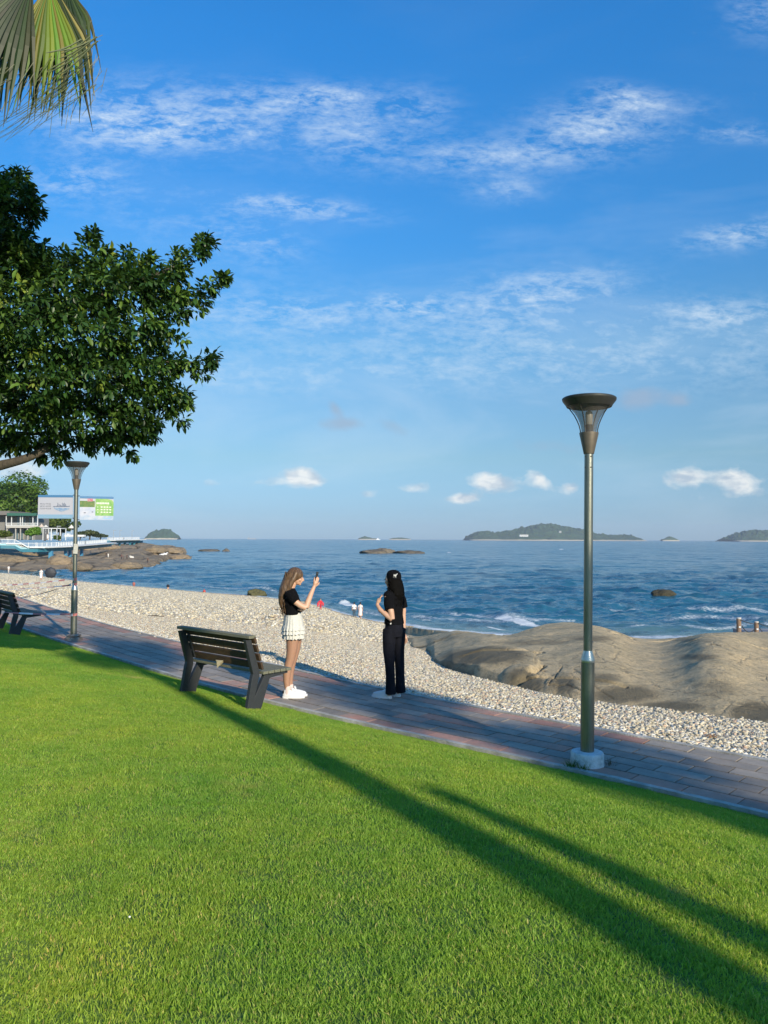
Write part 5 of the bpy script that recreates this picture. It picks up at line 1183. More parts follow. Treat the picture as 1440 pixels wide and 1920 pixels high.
# ------------------------------------------------------------------ headland of rocks
def build_headland():
    pxs = np.linspace(-420, 372, 420); Ys = np.linspace(118, 420, 330)
    front = np.array([(-420,1069),(0,1069.5),(60,1071),(110,1069),(200,1068),(262,1065),(290,1061),(305,1056),(318,1049),(345,1047),(358,1046),(364,1040),(366,1035)], float)
    top = np.array([(-420,1010),(0,1021),(60,1027),(100,1029),(150,1024),(200,1021),(262,1017),(300,1020),(322,1022),(345,1026),(352,1034),(356,1041),(366,1046)], float)
    kx = np.array([ray(p, 1010).x for p in pxs]); hor = 1007.6+5.6*pxs/1440
    Yf = (EYE-SEA)*F/(np.interp(pxs, front[:,0], front[:,1])-hor)
    V = []; t = np.linspace(0, 1, 330)
    T, P = np.meshgrid(t, pxs); YF = Yf[:,None]; back = np.interp(pxs, [-420, 262, 372], [440, 400, 378])[:,None]; Yg = YF+(back-YF)*T**1.4; Xg = kx[:,None]*Yg
    yf_ = np.interp(pxs, front[:,0], front[:,1])[:,None]; yt = np.interp(pxs, top[:,0], top[:,1])[:,None]; g = np.clip(T/.80, 0, 1)**.72; y = yf_+(yt-yf_)*g
    Z = EYE-Yg*(y-hor[:,None])/F; Z = np.where(T > .8, Z-(T-.8)*40, Z)
    # the inlet between the two ridges on the right
    inl = np.exp(-((y-1036.5)/2.3)**2)*np.clip((P-262)/26, 0, 1); inl2 = np.exp(-((y-1051)/3.0)**2)*np.clip((P-296)/16, 0, 1)
    edge = np.minimum(T*10, 1)
    # rounded boulders lying against each other
    w1, w2, _ = worley(Xg*.062+.4*fbm(Xg*.05, Yg*.05, s=4, o=2), Yg*.034, 71); w3, w4, id2 = worley(Xg*.17, Yg*.095+.3*fbm(Xg*.1, Yg*.1, s=6, o=2), 72)
    Z = Z+edge*(1.5*(np.sqrt(np.clip(1-w1*w1*1.3, 0, 1))-.9)+1.1*(np.sqrt(np.clip(1-w3*w3*1.6, 0, 1))-.8)*(.4+id2)+.5*fbm(Xg*.05, Yg*.03, s=8, o=3))
    Z = Z-5.5*inl-2.6*inl2; crack = np.clip(1-(w2-w1)/.07, 0, 1)*.9; crack = np.maximum(crack, np.clip(1-(w4-w3)/.06, 0, 1)*.7)
    o = link('headland', npmesh('headland', np.stack([Xg, Yg, Z], -1).reshape(-1, 3), grid_faces(*Xg.shape), True, {'crack': ('FLOAT', 'POINT', crack.ravel())}), M['rockfar']); tag(o, kind='structure', label='brown headland of rounded boulders under the boardwalk')
build_headland()
from mathutils.bvhtree import BVHTree
_T = []
for o_ in S.objects:
    if o_.name in ('headland', 'beach', 'sea'):
        vv = [v.co[:] for v in o_.data.vertices] if o_.name != 'sea' else [(-3000,0,SEA),(3000,0,SEA),(3000,6000,SEA),(-3000,6000,SEA)]
        _T.append(BVHTree.FromPolygons(vv, [tuple(p.vertices) for p in o_.data.polygons] if o_.name != 'sea' else [(0,1,2,3)]))
def ground(px, py):              # the spot of ground, rock or water seen there
    r = ray(px, py); best = None
    for T_ in _T:
        h = T_.ray_cast(Vector((0, 0, EYE)), r.normalized())
        if h[0] is not None and (best is None or h[3] < best[1]): best = (h[0], h[3])
    return best[0]
def boulder(name, px, pyb, w, h, label, m, Y=None, seed=1, group=None, sub=26, flat=1.0, depth=1.0, cat='rock'):
    hor = 1007.6+5.6*px/1440; c = ground(px, pyb) if name == 'boulder' else at(px, pyb, (EYE-SEA)*F/(pyb-hor)); Y = c.y; W_, Hh = w/F*Y/2, h/F*Y; n, k = sub*2, sub
    th, ph = np.meshgrid(np.linspace(0, 2*np.pi, n, endpoint=False), np.linspace(-.35, math.pi/2, k)); x = np.cos(th)*np.cos(ph); y = np.sin(th)*np.cos(ph); z = np.sin(ph)
    r = 1+.35*fbm(x*1.7+seed*7, y*1.7, z*1.7, s=seed, o=4)+.0; z2 = np.sign(z)*np.abs(z)**flat
    V = np.stack([x*r*W_, y*r*W_*depth, z2*r*Hh], -1).reshape(-1, 3); i = np.arange(k-1)[:,None]*n+np.arange(n)[None,:]; j = np.arange(k-1)[:,None]*n+(np.arange(n)+1)[None,:] % n
    Fc = np.stack([i, j, j+n, i+n], -1).reshape(-1, 4); o = link(name, npmesh(name, V, Fc, True, {'crack': ('FLOAT', 'POINT', np.zeros(len(V)))}), m); o.location = (c.x, c.y, c.z); tag(o, label, cat, group); return o
M['rocksea'] = rock_material('sea_rock', (.20,.17,.13), (.15,.13,.10), (.06,.05,.04), .12)
boulder('sea_rock', 1243, 1115, 44, 9.5, 'dark wet rock alone in the water right of the near lamp', M['rockwet'], seed=3, flat=.8, depth=.8)
boulder('sea_rock', 481, 1116, 36, 12, 'brown mossy rock at the water line above the bench', rock_material('mossy_rock', (.13,.12,.05), (.10,.10,.05), (.05,.05,.03), .6), seed=5, flat=1.0)
boulder('sea_rock', 700, 1037.5, 54, 7, 'longer left rock of the pair lying offshore in the middle', M['rocksea'], seed=8, flat=.7, group='low rocks offshore'); boulder('sea_rock', 765, 1037.5, 56, 5, 'flatter right rock of the pair lying offshore in the middle', M['rocksea'], seed=9, flat=.7, group='low rocks offshore')
boulder('sea_rock', 722, 1037, 34, 9, 'small rock in the gap of the offshore pair', M['rocksea'], seed=10, flat=.7, group='low rocks offshore')
boulder('sea_rock', 424, 1034, 13, 5, 'tiny dark rock far out beyond the headland tip', M['rocksea'], seed=12, group='low rocks offshore'); boulder('sea_rock', 392, 1033.5, 40, 4, 'low flat rock far out beside the tiny dark one', M['rocksea'], seed=13, group='low rocks offshore')
M['rockdk'] = rock_material('boulder_granite', (.33,.245,.155), (.25,.20,.135), (.15,.12,.085), .2)
# boulders standing out on the headland
for i, (px, py, w, h, Y, lb) in enumerate([(110,1058,52,20,166,'orange brown boulder in front of the far lamp pole'),(172,1030,44,12,205,'pale rounded boulder under the boardwalk right of the far lamp'),(205,1028,38,9,214,'flat tan boulder right of the pale rounded one'),(25,1053,60,14,160,'long layered brown boulder at the left edge'),
        (238,1063,60,12,172,'grey boulder at the water near the standing people'),(290,1033,46,12,330,'smooth domed boulder on the far ridge of the headland'),(322,1034,44,10,345,'second smooth dome at the far ridge tip'),(332,1047,52,10,250,'pale flat boulder at the outer tip of the headland'),(150,1066,50,15,160,'cracked grey boulder at the water right of the far lamp'),(60,1040,70,12,185,'low dark boulder under the left end of the boardwalk')]):
    b_ = boulder('boulder', px, py, w, h*.8, lb, M['rockdk'], Y=Y, seed=30+i, flat=1.0, depth=.8)

# ------------------------------------------------------------------ boardwalk with white railings
TEAL = mat('teal_steel', (.03,.17,.24), .5, var=.15, vs=.3); WPAINT = mat('white_railing_paint', (.66,.68,.68), .6); PBLUE = mat('pale_blue_fascia', (.30,.52,.60), .6)
def boardwalk():
    pts = [(-120,1017,186),(0,1019.0,188),(28,1019.5,190),(40,1026.0,191),(70,1026.0,194),(110,1024.5,202),(160,1021.0,222),(200,1017.5,244),(202,1013.0,300),(232,1012.2,318),(262,1011.6,332)]
    P = [at(*p) for p in pts]; t = empty('boardwalk', tuple(P[0]), label='raised boardwalk with white railings and teal beams above the headland rocks', cat='boardwalk'); O = Vector(t.location)
    for i in range(len(P)-1):
        if i == 7: continue
        a, b = P[i]-O, P[i+1]-O; d = (b-a).normalized(); k = 1.0
        m = MB(); m.beam(a+Vector((0,2.2,-.05)), b+Vector((0,2.2,-.05)), 4.6, .25); m.build('deck', WPAINT, t)
        m = MB(); m.beam(a+Vector((0,-.15,-.25*k)), b+Vector((0,-.15,-.25*k)), .25, .42*k); m.build('fascia', PBLUE, t)
        m = MB(); m.beam(a+Vector((0,.2,-.85*k)), b+Vector((0,.2,-.85*k)), .5, .75*k); m.beam(a+Vector((0,3.8,-.85*k)), b+Vector((0,3.8,-.85*k)), .5, .75*k, mi=0); m.build('beam', TEAL, t)
        r = MB(); L_ = (b-a).length; n = max(2, int(L_/.30))
        for j in range(n+1):
            p = a.lerp(b, j/n); w = .13 if j % 6 == 0 else .045; h = 1.15*k if j % 6 == 0 else 1.02*k; r.box((p.x, p.y-.1, p.z+h/2), (w, w, h))
        for hh in (.12, 1.02): r.beam(a+Vector((0,-.1,hh*k)), b+Vector((0,-.1,hh*k)), .09, .10)
        q = r.build('railing', WPAINT, t); q['kind'] = 'stuff'
    for (px, Y, w) in ((92,198,1.0),(120,206,.8),(128,210,.8),(150,219,.8),(208,303,1.1),(222,312,.9),(232,318,.9),(242,322,.8),(250,326,.8),(258,330,.8)):
        s = min(range(len(pts)), key=lambda i: abs(pts[i][0]-px)); z = np.interp(px, [p[0] for p in pts], [q.z for q in P]); c = at(px, 1030, Y)
        m = MB(); m.box((c.x-O.x, c.y+1.2-O.y, (z-1-4.5)/2-O.z+.0), (w, w, (z-1)+4.5), taper=.85); m.build('pier', TEAL if px > 200 else mat('blue_pier', (.06,.24,.42), .5), t)
    # two lamp standards at the far end
    for (px, Y) in ((211,304),(223,312),(246,324),(104,200)):
        b = at(px, 1009, Y); m = MB(); m.tube([b+Vector((0,1,-.3)), b+Vector((0,1,3.1))], .10, 6); m.box((b.x+.4, b.y+1, b.z+3.1), (1.0,.25,.18)); o = m.build('light_pole', mat('pole_grey', (.3,.33,.35), .5), None); tag(o, {211:'left grey light pole at the far end of the boardwalk',223:'middle grey light pole at the far end of the boardwalk',246:'right grey light pole at the far end of the boardwalk',104:'grey light pole behind the white pergola'}[px], 'light pole')
boardwalk()

# ------------------------------------------------------------------ seaside cafe, pergola, trees behind
GLS = mat('window_glass', (.10,.15,.17), .15, spec=.8); CRM = mat('cream_wall', (.45,.44,.40), .8, var=.1, vs=.6); GRN = mat('green_awning', (.03,.12,.09), .7); GRYR = mat('grey_roof', (.16,.15,.14), .8)
def cafe():
    Y = 214; p = at(-40, 1012, Y); t = empty('cafe', tuple(p), label='two storey cafe with glass fronts and a dark green awning behind the boardwalk', cat='building'); k = Y/F
    def bx(name, x0, x1, y0, y1, d0, d1, m): # px / py extents on the front, depth extents in metres
        b = MB(); b.box(((x0+x1)/2*k, (d0+d1)/2, (y0+y1)/2*k), ((x1-x0)*k, d1-d0, (y1-y0)*k)); return b.build(name, m, t)
    bx('wall', 0, 96, 0, 48, 3.2, 12, mat('cafe_wall', (.20,.20,.19), .8, var=.2, vs=.5)); bx('floor_slab', 52, 112, 22.5, 26.5, -.4, 3.6, CRM); bx('roof', -4, 60, 46.5, 54, -1, 12, GRYR); bx('awning', 56, 110, 45, 50, -1.2, 5, GRN); bx('parapet', 52, 112, 26.5, 27.4, -.5, -.3, WPAINT)
    for i, x in enumerate((51, 61, 77.5, 81.5, 101, 110)): bx('column', x, x+1.0, 26, 46, -.3, .0, WPAINT)
    for x in (52, 68, 77, 90, 100): bx('column', x, x+1.1, 0, 23, .0, .4, CRM)
    for x in (62, 67.5, 73, 84.5, 90, 95): w = bx('window', x, x+4.6, 28, 44, 2.9, 3.1, WPAINT); bx('pane', x+.4, x+4.2, 28.4, 43.6, 2.75, 2.85, GLS).parent = w
    for x in (56, 61, 70, 80, 86): w = bx('window', x, x+4.4, 1, 21, 2.9, 3.1, CRM); bx('pane', x+.4, x+4, 1.4, 20.6, 2.75, 2.85, GLS).parent = w
    r = MB()
    for i in range(30): r.box(((53+i*1.95)*k, -.35, 29.5*k), (.06,.06,4.2*k))
    r.box((81*k, -.35, 31.6*k), (58*k,.08,.08)); q = r.build('railing', WPAINT, t); q['kind'] = 'stuff'
    return t
cafe()
def pergola():
    Y = 205; t = empty('pergola', tuple(at(80, 1013, Y)), label='white square framed pergola behind the boardwalk railing', cat='pergola'); k = Y/F
    for x in (.5, 16, 33): 
        for d in (0, 3.5): b = MB(); b.box((x*k, d, 11.5*k), (1.6*k if x == 16 else 1.1*k, .2, 23*k)); b.build('post', WPAINT, t)
    for d in (0, 3.5): b = MB(); b.box((16.5*k, d, 22.6*k), (34*k, .22, 1.2*k)); b.build('beam', WPAINT, t)
    for x in (.5, 33): b = MB(); b.box((x*k, 1.75, 22.6*k), (.2, 3.5, .15)); b.build('beam', WPAINT, t)
    for z in (5, 10): b = MB(); b.box((8*k, 3.4, z*k), (14*k, .12, .9*k)); b.build('rail', WPAINT, t)
pergola()
b = MB(); b.box((0,0,0), (5.6,1.5,.55)); b.box((-1.9,0,.4), (.5,1.3,.5)); o = b.build('low_white_wall', WPAINT); o.location = at(141, 1004.5, 224); tag(o, 'long low white wall behind the railing right of the far lamp', 'wall')
def parasol(px, py, Y, w, h, m, label, z0=None):
    c = at(px, py, Y); r = w/F*Y/2; t = empty('parasol', tuple(c-Vector((0,0,2.4))), label=label, cat='parasol'); b = MB(); n = 8; V = [(0,0,2.4)]+[(r*math.cos(i*math.pi/4), r*math.sin(i*math.pi/4), 2.4-h/F*Y) for i in range(n)]
    b.add(V, [(0, 1+i, 1+(i+1) % n) for i in range(n)]); b.build('canopy', m, t); b = MB(); b.tube([(0,0,0),(0,0,2.38)], .04, 6); b.build('pole', WPAINT, t)
CANV = mat('cream_canvas', (.62,.60,.54), .8)
parasol(134, 983.5, 212, 13, 7, CANV, 'white pointed parasol just left of the far lamp pole'); parasol(78, 982, 209, 11, 6, mat('pinkish_canvas', (.55,.45,.36), .8), 'pinkish parasol at the right corner of the cafe'); parasol(86, 984, 207, 10, 4, CANV, 'cream parasol next to the pinkish one')
parasol(39, 946, 230, 6, 3.5, CANV, 'small white parasol peeping through the big round tree')
def far_tree(px, py, w, h, Y, n, size, cols, label, seed, name='round_tree', cat='tree', lob=7, trk=True, group=None):
    b0 = at(px, py, Y); W_ = w/F*Y; Hh = h/F*Y; t = empty(name, tuple(b0), label=label, cat=cat); 
    if group: t['group'] = group
    rg = random.Random(seed); lobes = [(0,0,Hh*.56,W_*.34,W_*.34,Hh*.36)]
    for i in range(lob):
        a = i*2.4; q = rg.uniform(.15, .27); u = rg.uniform(-.3, .42); lobes.append((math.cos(a)*W_*(.5-q), math.sin(a)*W_*(.5-q), Hh*(.52+u*.6), W_*q, W_*q, Hh*q*rg.uniform(.75, 1)))
    leaf_cloud(lobes, n, size, cols, seed, .45, .7, .35, parent=t); 
    if trk: trunk(t, [(0,0,-1),(.2,0,Hh*.3),(0,0,Hh*.6)], [W_*.035+.05, W_*.03+.04, W_*.02], n=8)
    return t
GT = [(.035,.085,.012),(.12,.21,.022)]
far_tree(28, 1000, 118, 124, 232, 11000, .42, GT, 'big round bright green tree rising behind the cafe', 41, lob=14)
far_tree(-70, 1002, 130, 120, 240, 5000, .45, GT, 'big green tree left of the round one behind the cafe', 42, lob=9)
far_tree(112, 1008, 74, 46, 236, 4200, .40, [(.035,.075,.014),(.12,.16,.03)], 'dark olive tree below the white banner', 43, lob=9); far_tree(84, 1008, 50, 44, 240, 2200, .40, [(.03,.065,.012),(.08,.12,.02)], 'dark tree between the cafe and the olive tree', 49, lob=6)
far_tree(62, 1013, 28, 26, 203, 1700, .30, [(.05,.13,.012),(.13,.26,.02)], 'bright green shrub in front of the cafe', 44, 'shrub', 'shrub', 5, False); far_tree(106, 1013, 16, 11, 202, 500, .28, [(.05,.10,.012),(.12,.18,.02)], 'small rounded shrub inside the pergola', 45, 'shrub', 'shrub', 4, False)
far_tree(8, 1012, 30, 20, 205, 900, .30, [(.06,.10,.012),(.15,.18,.03)], 'yellowish shrub at the left edge behind the railing', 46, 'shrub', 'shrub', 4, False)
far_tree(168, 1008, 36, 15, 350, 1600, .5, [(.04,.065,.02),(.09,.11,.03)], 'olive green tree on the low hill past the far lamp', 47, lob=7); far_tree(150, 1009, 26, 14, 335, 900, .5, [(.03,.05,.02),(.06,.08,.03)], 'darker tree just right of the far lamp pole', 48, lob=5); far_tree(188, 1009, 30, 9, 365, 800, .5, [(.04,.06,.025),(.08,.10,.035)], 'low tree at the end of the hill behind the boardwalk', 50, lob=6)

# ------------------------------------------------------------------ islands
def island_mat(name, veg, rock, hz):
    m = bpy.data.materials.new(name); m.use_nodes = True; nt = m.node_tree; L = nt.links.new; b = nt.nodes['Principled BSDF']; b.inputs['Roughness'].default_value = .95
    g = nt.nodes.new('ShaderNodeNewGeometry').outputs['Position']; n = N(nt, 'ShaderNodeTexNoise', Scale=.03, Detail=6, Roughness=.7); L(g, n.inputs[0]); s = nt.nodes.new('ShaderNodeSeparateXYZ'); L(g, s.inputs[0])
    c = mixc(nt, ramp(nt, n.outputs[0], [(.4, 0.0), (.6, 1.0)]), veg, tuple(q*1.8 for q in veg)); f = math_(nt, 'GREATER_THAN', math_(nt, 'ADD', math_(nt, 'MULTIPLY', n.outputs[0], 8), hz-4), s.outputs[2]); L(mixc(nt, f, c, rock), b.inputs['Base Color']); return m
ISM = island_mat('island_ground', (.022,.045,.018), (.42,.37,.28), SEA+5.5)
def island(prof, Y, label, seed, depth=.6, rough=13.0, base=None, group=None):
    prof = np.array(prof, float); n = 260; px = np.linspace(prof[0,0], prof[-1,0], n); hor = 1007.6+5.6*px/1440; h = np.interp(px, prof[:,0], prof[:,1]); X = (px-px.mean())/F*Y; top = (hor-(h-0))/F*Y+EYE-SEA
    m = 40; v = np.linspace(-1, 1, m); Wd = (px[-1]-px[0])/F*Y*depth/2; c = at(px.mean(), 1010, Y); G = []
    XX = X[:,None]+0*v; YY = v[None,:]*Wd*np.ones((n, 1)); env = np.clip(1-np.abs(v)**2.2, 0, 1)[None,:]; ZZ = top[:,None]*env*(1-.10*np.abs(v))
    ZZ = ZZ+env*np.clip(ZZ/12, 0, 1)*rough*1.1*fbm(XX/30, YY/30, s=seed, o=4)+env*np.clip(ZZ/8, 0, 1)*rough*.8*vnoise(XX/9, YY/9, s=seed); ZZ = ZZ-2
    o = link('island', npmesh('island', np.stack([XX, YY, ZZ], -1).reshape(-1, 3), grid_faces(n, m), False), ISM); o.location = (c.x, c.y, SEA); tag(o, label, 'island', group, None); return o
YI = 4200
island([(874,1011.5),(882,1004),(895,999.5),(912,998.5),(930,1001),(950,998),(968,995),(985,990),(1000,985.5),(1018,982.5),(1032,984),(1045,987),(1060,989.5),(1075,993),(1092,995),(1110,1002),(1125,1004),(1140,1004.5),(1152,1008),(1165,1005),(1175,1006.5),(1188,1011.8)], YI, 'large green hilly island on the horizon behind the near lamp pole', 1)
island([(1362,1012.5),(1372,1007),(1385,1000.5),(1400,998),(1418,996.5),(1440,998),(1475,995),(1520,999),(1560,1010),(1580,1013)], YI*.95, 'green island on the horizon cut by the right edge', 2)
island([(1240,1012),(1248,1008.5),(1255,1005.5),(1262,1008),(1272,1012)], YI*1.05, 'tiny islet between the two big islands at right', 3, rough=4)
island([(274,1008.5),(280,1003),(288,998),(298,995.5),(310,995.5),(322,998),(328,1002),(336,1008.5)], YI*.85, 'small domed green island on the horizon at left', 4)
island([(672,1009.5),(678,1006.5),(684,1004.5),(692,1007),(708,1009.8)], YI*1.1, 'tiny islet at the middle of the horizon', 5, rough=3, group='tiny islets mid horizon'); island([(730,1009.8),(742,1008),(756,1008.2),(770,1010)], YI*1.1, 'flat tiny islet just right of the middle one', 6, rough=2, group='tiny islets mid horizon')
def box_on(px, py, Y, w, h, m, name, label, cat):
    c = at(px, py, Y); b = MB(); b.box((0,0,0), (w/F*Y, 12, h/F*Y)); b.box((0,0,h/F*Y*.55), (w/F*Y*1.02, 13, h/F*Y*.12)); 
    for i in range(4): b.box(((i-1.5)*w/F*Y/4.4, -6.1, 0), (w/F*Y/9, .4, h/F*Y*.4), mi=1)
    o = b.build(name, [m, GLS]); o.location = c; tag(o, label, cat); return o
box_on(982, 1004.5, YI-420, 16, 3.2, mat('white_wall', (.7,.7,.68), .8), 'white_building', 'long white building low on the large green island', 'building')
box_on(1050, 997.5, YI-330, 4, 3, mat('pale_wall', (.45,.45,.43), .8), 'hillside_house', 'small pale house high on the large green island', 'house')
# a ship on the horizon
b = MB(); b.box((0,0,2), (60,12,6)); b.box((-20,0,8), (12,10,9)); b.box((8,0,6), (30,9,3)); o = b.build('cargo_ship', mat('ship_grey', (.30,.33,.36), .7)); o.location = at(472, 1008.0, 5200); o.location.z = SEA; tag(o, 'faint grey ship on the horizon at left of the middle', 'ship')
b = MB(); b.box((0,0,1.5), (24,7,4)); b.box((-2,0,6), (12,6,6), taper=.7); o = b.build('white_boat', mat('boat_white', (.8,.8,.8), .6)); o.location = at(709, 1007.6, 4300); o.location.z = SEA; tag(o, 'white boat on the horizon between the two tiny islets', 'boat')

# ------------------------------------------------------------------ platform, posts and chain at the right
PLY = 30.0; pz = at(1418, 1184, PLY).z
b = MB(); b.box((0,0,0), (9.0,1.3,.35)); b.box((0,-.5,-.9), (8.8,.25,1.7)); pl_ = b.build('platform', mat('grey_paving', (.26,.26,.27), .85, var=.15, vs=2)); c = at(1388, 1184, PLY); pl_.location = (c.x+4.75, PLY+.35, pz-.20); pl_.rotation_euler.z = R(-4); tag(pl_, 'grey paved platform beyond the rocks at the right edge', 'platform')
PW_ = mat('weathered_post', (.24,.155,.10), .85, var=.3, vs=9, stretch=(4,4,.6)); CAPM = mat('pale_cap', (.5,.48,.44), .7); ROPE = mat('dark_rope', (.03,.035,.04), .8); tops = []
for i, (px, y0, y1, w) in enumerate(((1385.5,1158,1186,8.4),(1418.5,1165,1188,8.0),(1456,1172,1192,8.0))):
    a = at(px, y1, PLY-.15+.1*i); h = (y1-y0)/F*PLY; r = w/F*PLY/2; t = empty('bollard_post', tuple(a), label=['taller left wooden post with rope on the far platform', 'wooden post right of the taller one on the far platform', 'wooden post just outside the right edge on the platform'][i], cat='post', group='roped posts on the platform')
    q = MB(); q.lathe([(r,0),(r,h*.9)], 14); q.build('post', PW_, t, True); q = MB(); q.lathe([(r,h*.9),(r*1.02,h*.97),(r*.8,h)], 14); q.build('post_cap', CAPM, t, True); q = MB(); q.box((0,-r,h*.38), (r*.9,.01,.05)); q.build('reflector', WPAINT, t); q = MB(); q.box((r*.5,-r*.8,h*.82), (.05,.04,.06)); q.build('hook', M['dark'], t); tops.append((a, h, r))
for i in range(2):
    (a, h, r), (a2, h2, r2) = tops[i], tops[i+1]
    for j, (f0, f1, sag) in enumerate(((.82,.80,.035),(.45,.45,.20))):
        p, q = a+Vector((r, -r*.8, h*f0)), a2+Vector((-r2, -r2*.8, h2*f1)); m = MB(); m.tube([p.lerp(q, k/14)-Vector((0,0,sag*4*(k/14)*(1-k/14))) for k in range(15)], .017, 6); o = m.build('rope', ROPE, None, True)
        tag(o, [['taut upper rope between the two platform posts', 'sagging lower rope between the two platform posts'], ['taut upper rope running out of the photo at right', 'sagging lower rope beyond the right platform post']][i][j], 'rope')

# ------------------------------------------------------------------ far people
def cloth(c): return mat('cloth', c, .85)
def small_person(px, pyfoot, hpx, Y, colors, label, pose='stand', rz=0.0, seed=0, group=None):
    """one continuous body, clothes as bands of colour: colors = (top, bottom, hair)"""
    c = at(px, pyfoot, Y) if px == 89 else ground(px, pyfoot); Y = c.y; k = hpx/F*Y/1.66; t = empty('person', tuple(c), rz, label=label, cat='person', group=group); b = MB(); st = .13 if pose == 'walk' else .03
    if pose in ('stand', 'walk'):
        for s in (-1, 1): b.tube([(0,s*.07,.86),(st*s*.5,s*.075,.46),(st*s-.02*s,s*.075,.07),(st*s+.09,s*.075,.03)], [.085,.058,.042,.035], 10)
        for s in (-1, 1): b.tube([(0,s*.17,1.36),(-.02*s,s*.22,1.12),(.05,s*.20,.88),(.07,s*.19,.80)], [.046,.038,.028,.03], 8)
    else:
        for s in (-1, 1): b.tube([(0,s*.08,.12),(.38,s*.10,.34),(.45,s*.10,.05),(.55,s*.10,.03)], [.09,.062,.045,.035], 10); b.tube([(0,s*.17,.62),(.14,s*.2,.42),(.32,s*.12,.38)], [.046,.038,.03], 8)
    z0 = 0 if pose in ('stand', 'walk') else -.76
    b.rings([(0,0,.84+z0,.10,.15),(0,0,.95+z0,.11,.16),(0,0,1.1+z0,.09,.13),(0,0,1.25+z0,.10,.15),(0,0,1.36+z0,.085,.16),(0,0,1.42+z0,.05,.06),(.01,0,1.48+z0,.045,.045)], 14); b.ball((.02,0,1.56+z0), (.09,.075,.105), 12)
    top, bot, hair = colors; dress = bot is None
    if dress: b.rings([(0,0,.38,.22,.25),(0,0,.6,.18,.21),(0,0,.9,.12,.16)], 14)
    zb, zt = (.95, 1.42) if not dress else (.36, 1.42)
    def fm(x, y, z):
        z -= z0
        if z > 1.60 or (z > 1.47 and x < 0): return 2
        if z > 1.40: return 3
        if z > zb and not (abs(y) > .17 and z < 1.15): return 0
        if not dress and z > .12 and abs(y) < .17: return 1
        return 3
    remeshed('body', b, .022, [cloth(top), cloth(bot or top), cloth(hair), SK2], t, fm, 2); t.scale = (k, k, k); return t
W_ = (.70,.70,.68); K_ = (.015,.015,.02); HKc = (.012,.01,.01)
def seaY(px, py): return (EYE-SEA)*F/(py-(1007.6+5.6*px/1440))
small_person(664, 1160, 31, 60.5, (W_, (.05,.08,.11), HKc), 'person in white shirt and dark trousers at the water, left of the couple', 'walk', R(100)); small_person(675.5, 1162, 33, 60, ((.68,.60,.58), None, HKc), 'person in pale pink dress at the water, right of the couple', 'walk', R(80))
red = small_person(601, 1146, 24, 64, ((.55,.03,.05), (.45,.02,.04), HKc), 'person in bright red clothes by the water behind the raised phone', 'stand', R(-60))
b = MB(); b.tube([(-.10,-.16,1.25),(-.16,-.30,.95),(-.08,-.34,.55)], [.12,.16,.05], 8); b.tube([(.05,.2,1.2),(.05,.34,.9),(.0,.34,.6)], [.10,.14,.04], 8); b.build('shawl', cloth((.62,.05,.08)), red, True)
small_person(77, 1089, 23, 104, (W_, None, HKc), 'person in long white dress beside the black umbrella', 'stand', R(-90)); small_person(59, 1080, 9.5, 112, (K_, W_, HKc), 'person with black hair crouching left of the white dress', 'sit', R(180))
small_person(16, 1075, 15, 135, (W_, (.55,.5,.45), HKc), 'person in white at the left edge of the beach', 'stand', R(90))
def um(px, py, r, Y):
    Y = ground(px, py+11).y; c = at(px, py, Y); R_ = r/F*Y; t = empty('umbrella', tuple(c), R(15), label='open black umbrella lying on its side on the beach', cat='umbrella'); V = [(0,-R_*.34,0)]; n = 8; Fc = []
    for j in range(1, 6):
        a = j/5*math.pi/2.1
        for i in range(n*3): w = R_*math.sin(a)*(1-.09*abs(math.sin(i*math.pi/3)) ); an = 2*math.pi*i/(n*3); V.append((w*math.cos(an), -R_*.34*math.cos(a), w*math.sin(an)))
    m = n*3; Fc = [(0, 1+i, 1+(i+1) % m) for i in range(m)]
    for j in range(4): Fc += [(1+j*m+i, 1+j*m+(i+1) % m, 1+(j+1)*m+(i+1) % m, 1+(j+1)*m+i) for i in range(m)]
    b = MB(); b.add(V, Fc); b.build('canopy', mat('umbrella_cloth', (.02,.025,.035), .6), t); b = MB(); b.tube([(0,-R_*.7,0),(0,R_*.7,0)], .02, 6); b.build('shaft', M['dark'], t)
um(95, 1074, 10.8, 106)
FP = [(130,1038,6.5,178,(W_,K_,W_),'sit','crouching person with white hat just left of the far lamp pole'),(170,1041,9,200,(W_,None,HKc),'stand','person in white standing alone on the rocks right of the far lamp'),(199,1045,9.5,196,(K_,K_,HKc),'stand','person in black on the rocks beside one in white'),(203,1045.5,8.5,195,(W_,W_,HKc),'stand','person in white on the rocks beside one in black'),
      (228,1050,11.5,190,((.10,.03,.035),K_,HKc),'stand','person in dark maroon on the rocks, left of two standing together'),(231,1050,9,189,((.12,.035,.04),K_,HKc),'stand','shorter person in maroon close beside a taller one on the rocks'),(238,1050,10.5,189,(K_,K_,HKc),'stand','person all in black on the rocks right of the maroon pair'),(277,1056,10.5,176,((.07,.04,.03),K_,HKc),'stand','person in brown near the tip of the rocks by the surf')]
for i, (px, py, h, Y, c, po, lb) in enumerate(FP): small_person(px, py, h, Y, c, lb, po, R(40*i))
small_person(89, 1012.5, 12, 204, (W_, None, HKc), 'person in long white dress inside the white pergola', 'stand', R(-90))
b = MB(); b.add([(0,0,0),(1.0,.1,-.25),(.9,.2,-.6),(-.1,.1,-.3)], [(0,1,2,3)]); b.box((.5,.3,-.5), (.9,.3,.2)); o = b.build('white_cloth', cloth(W_)); o.location = at(243, 1041.5, 192); tag(o, 'white cloth spread on the rock right of the people in black', 'cloth')
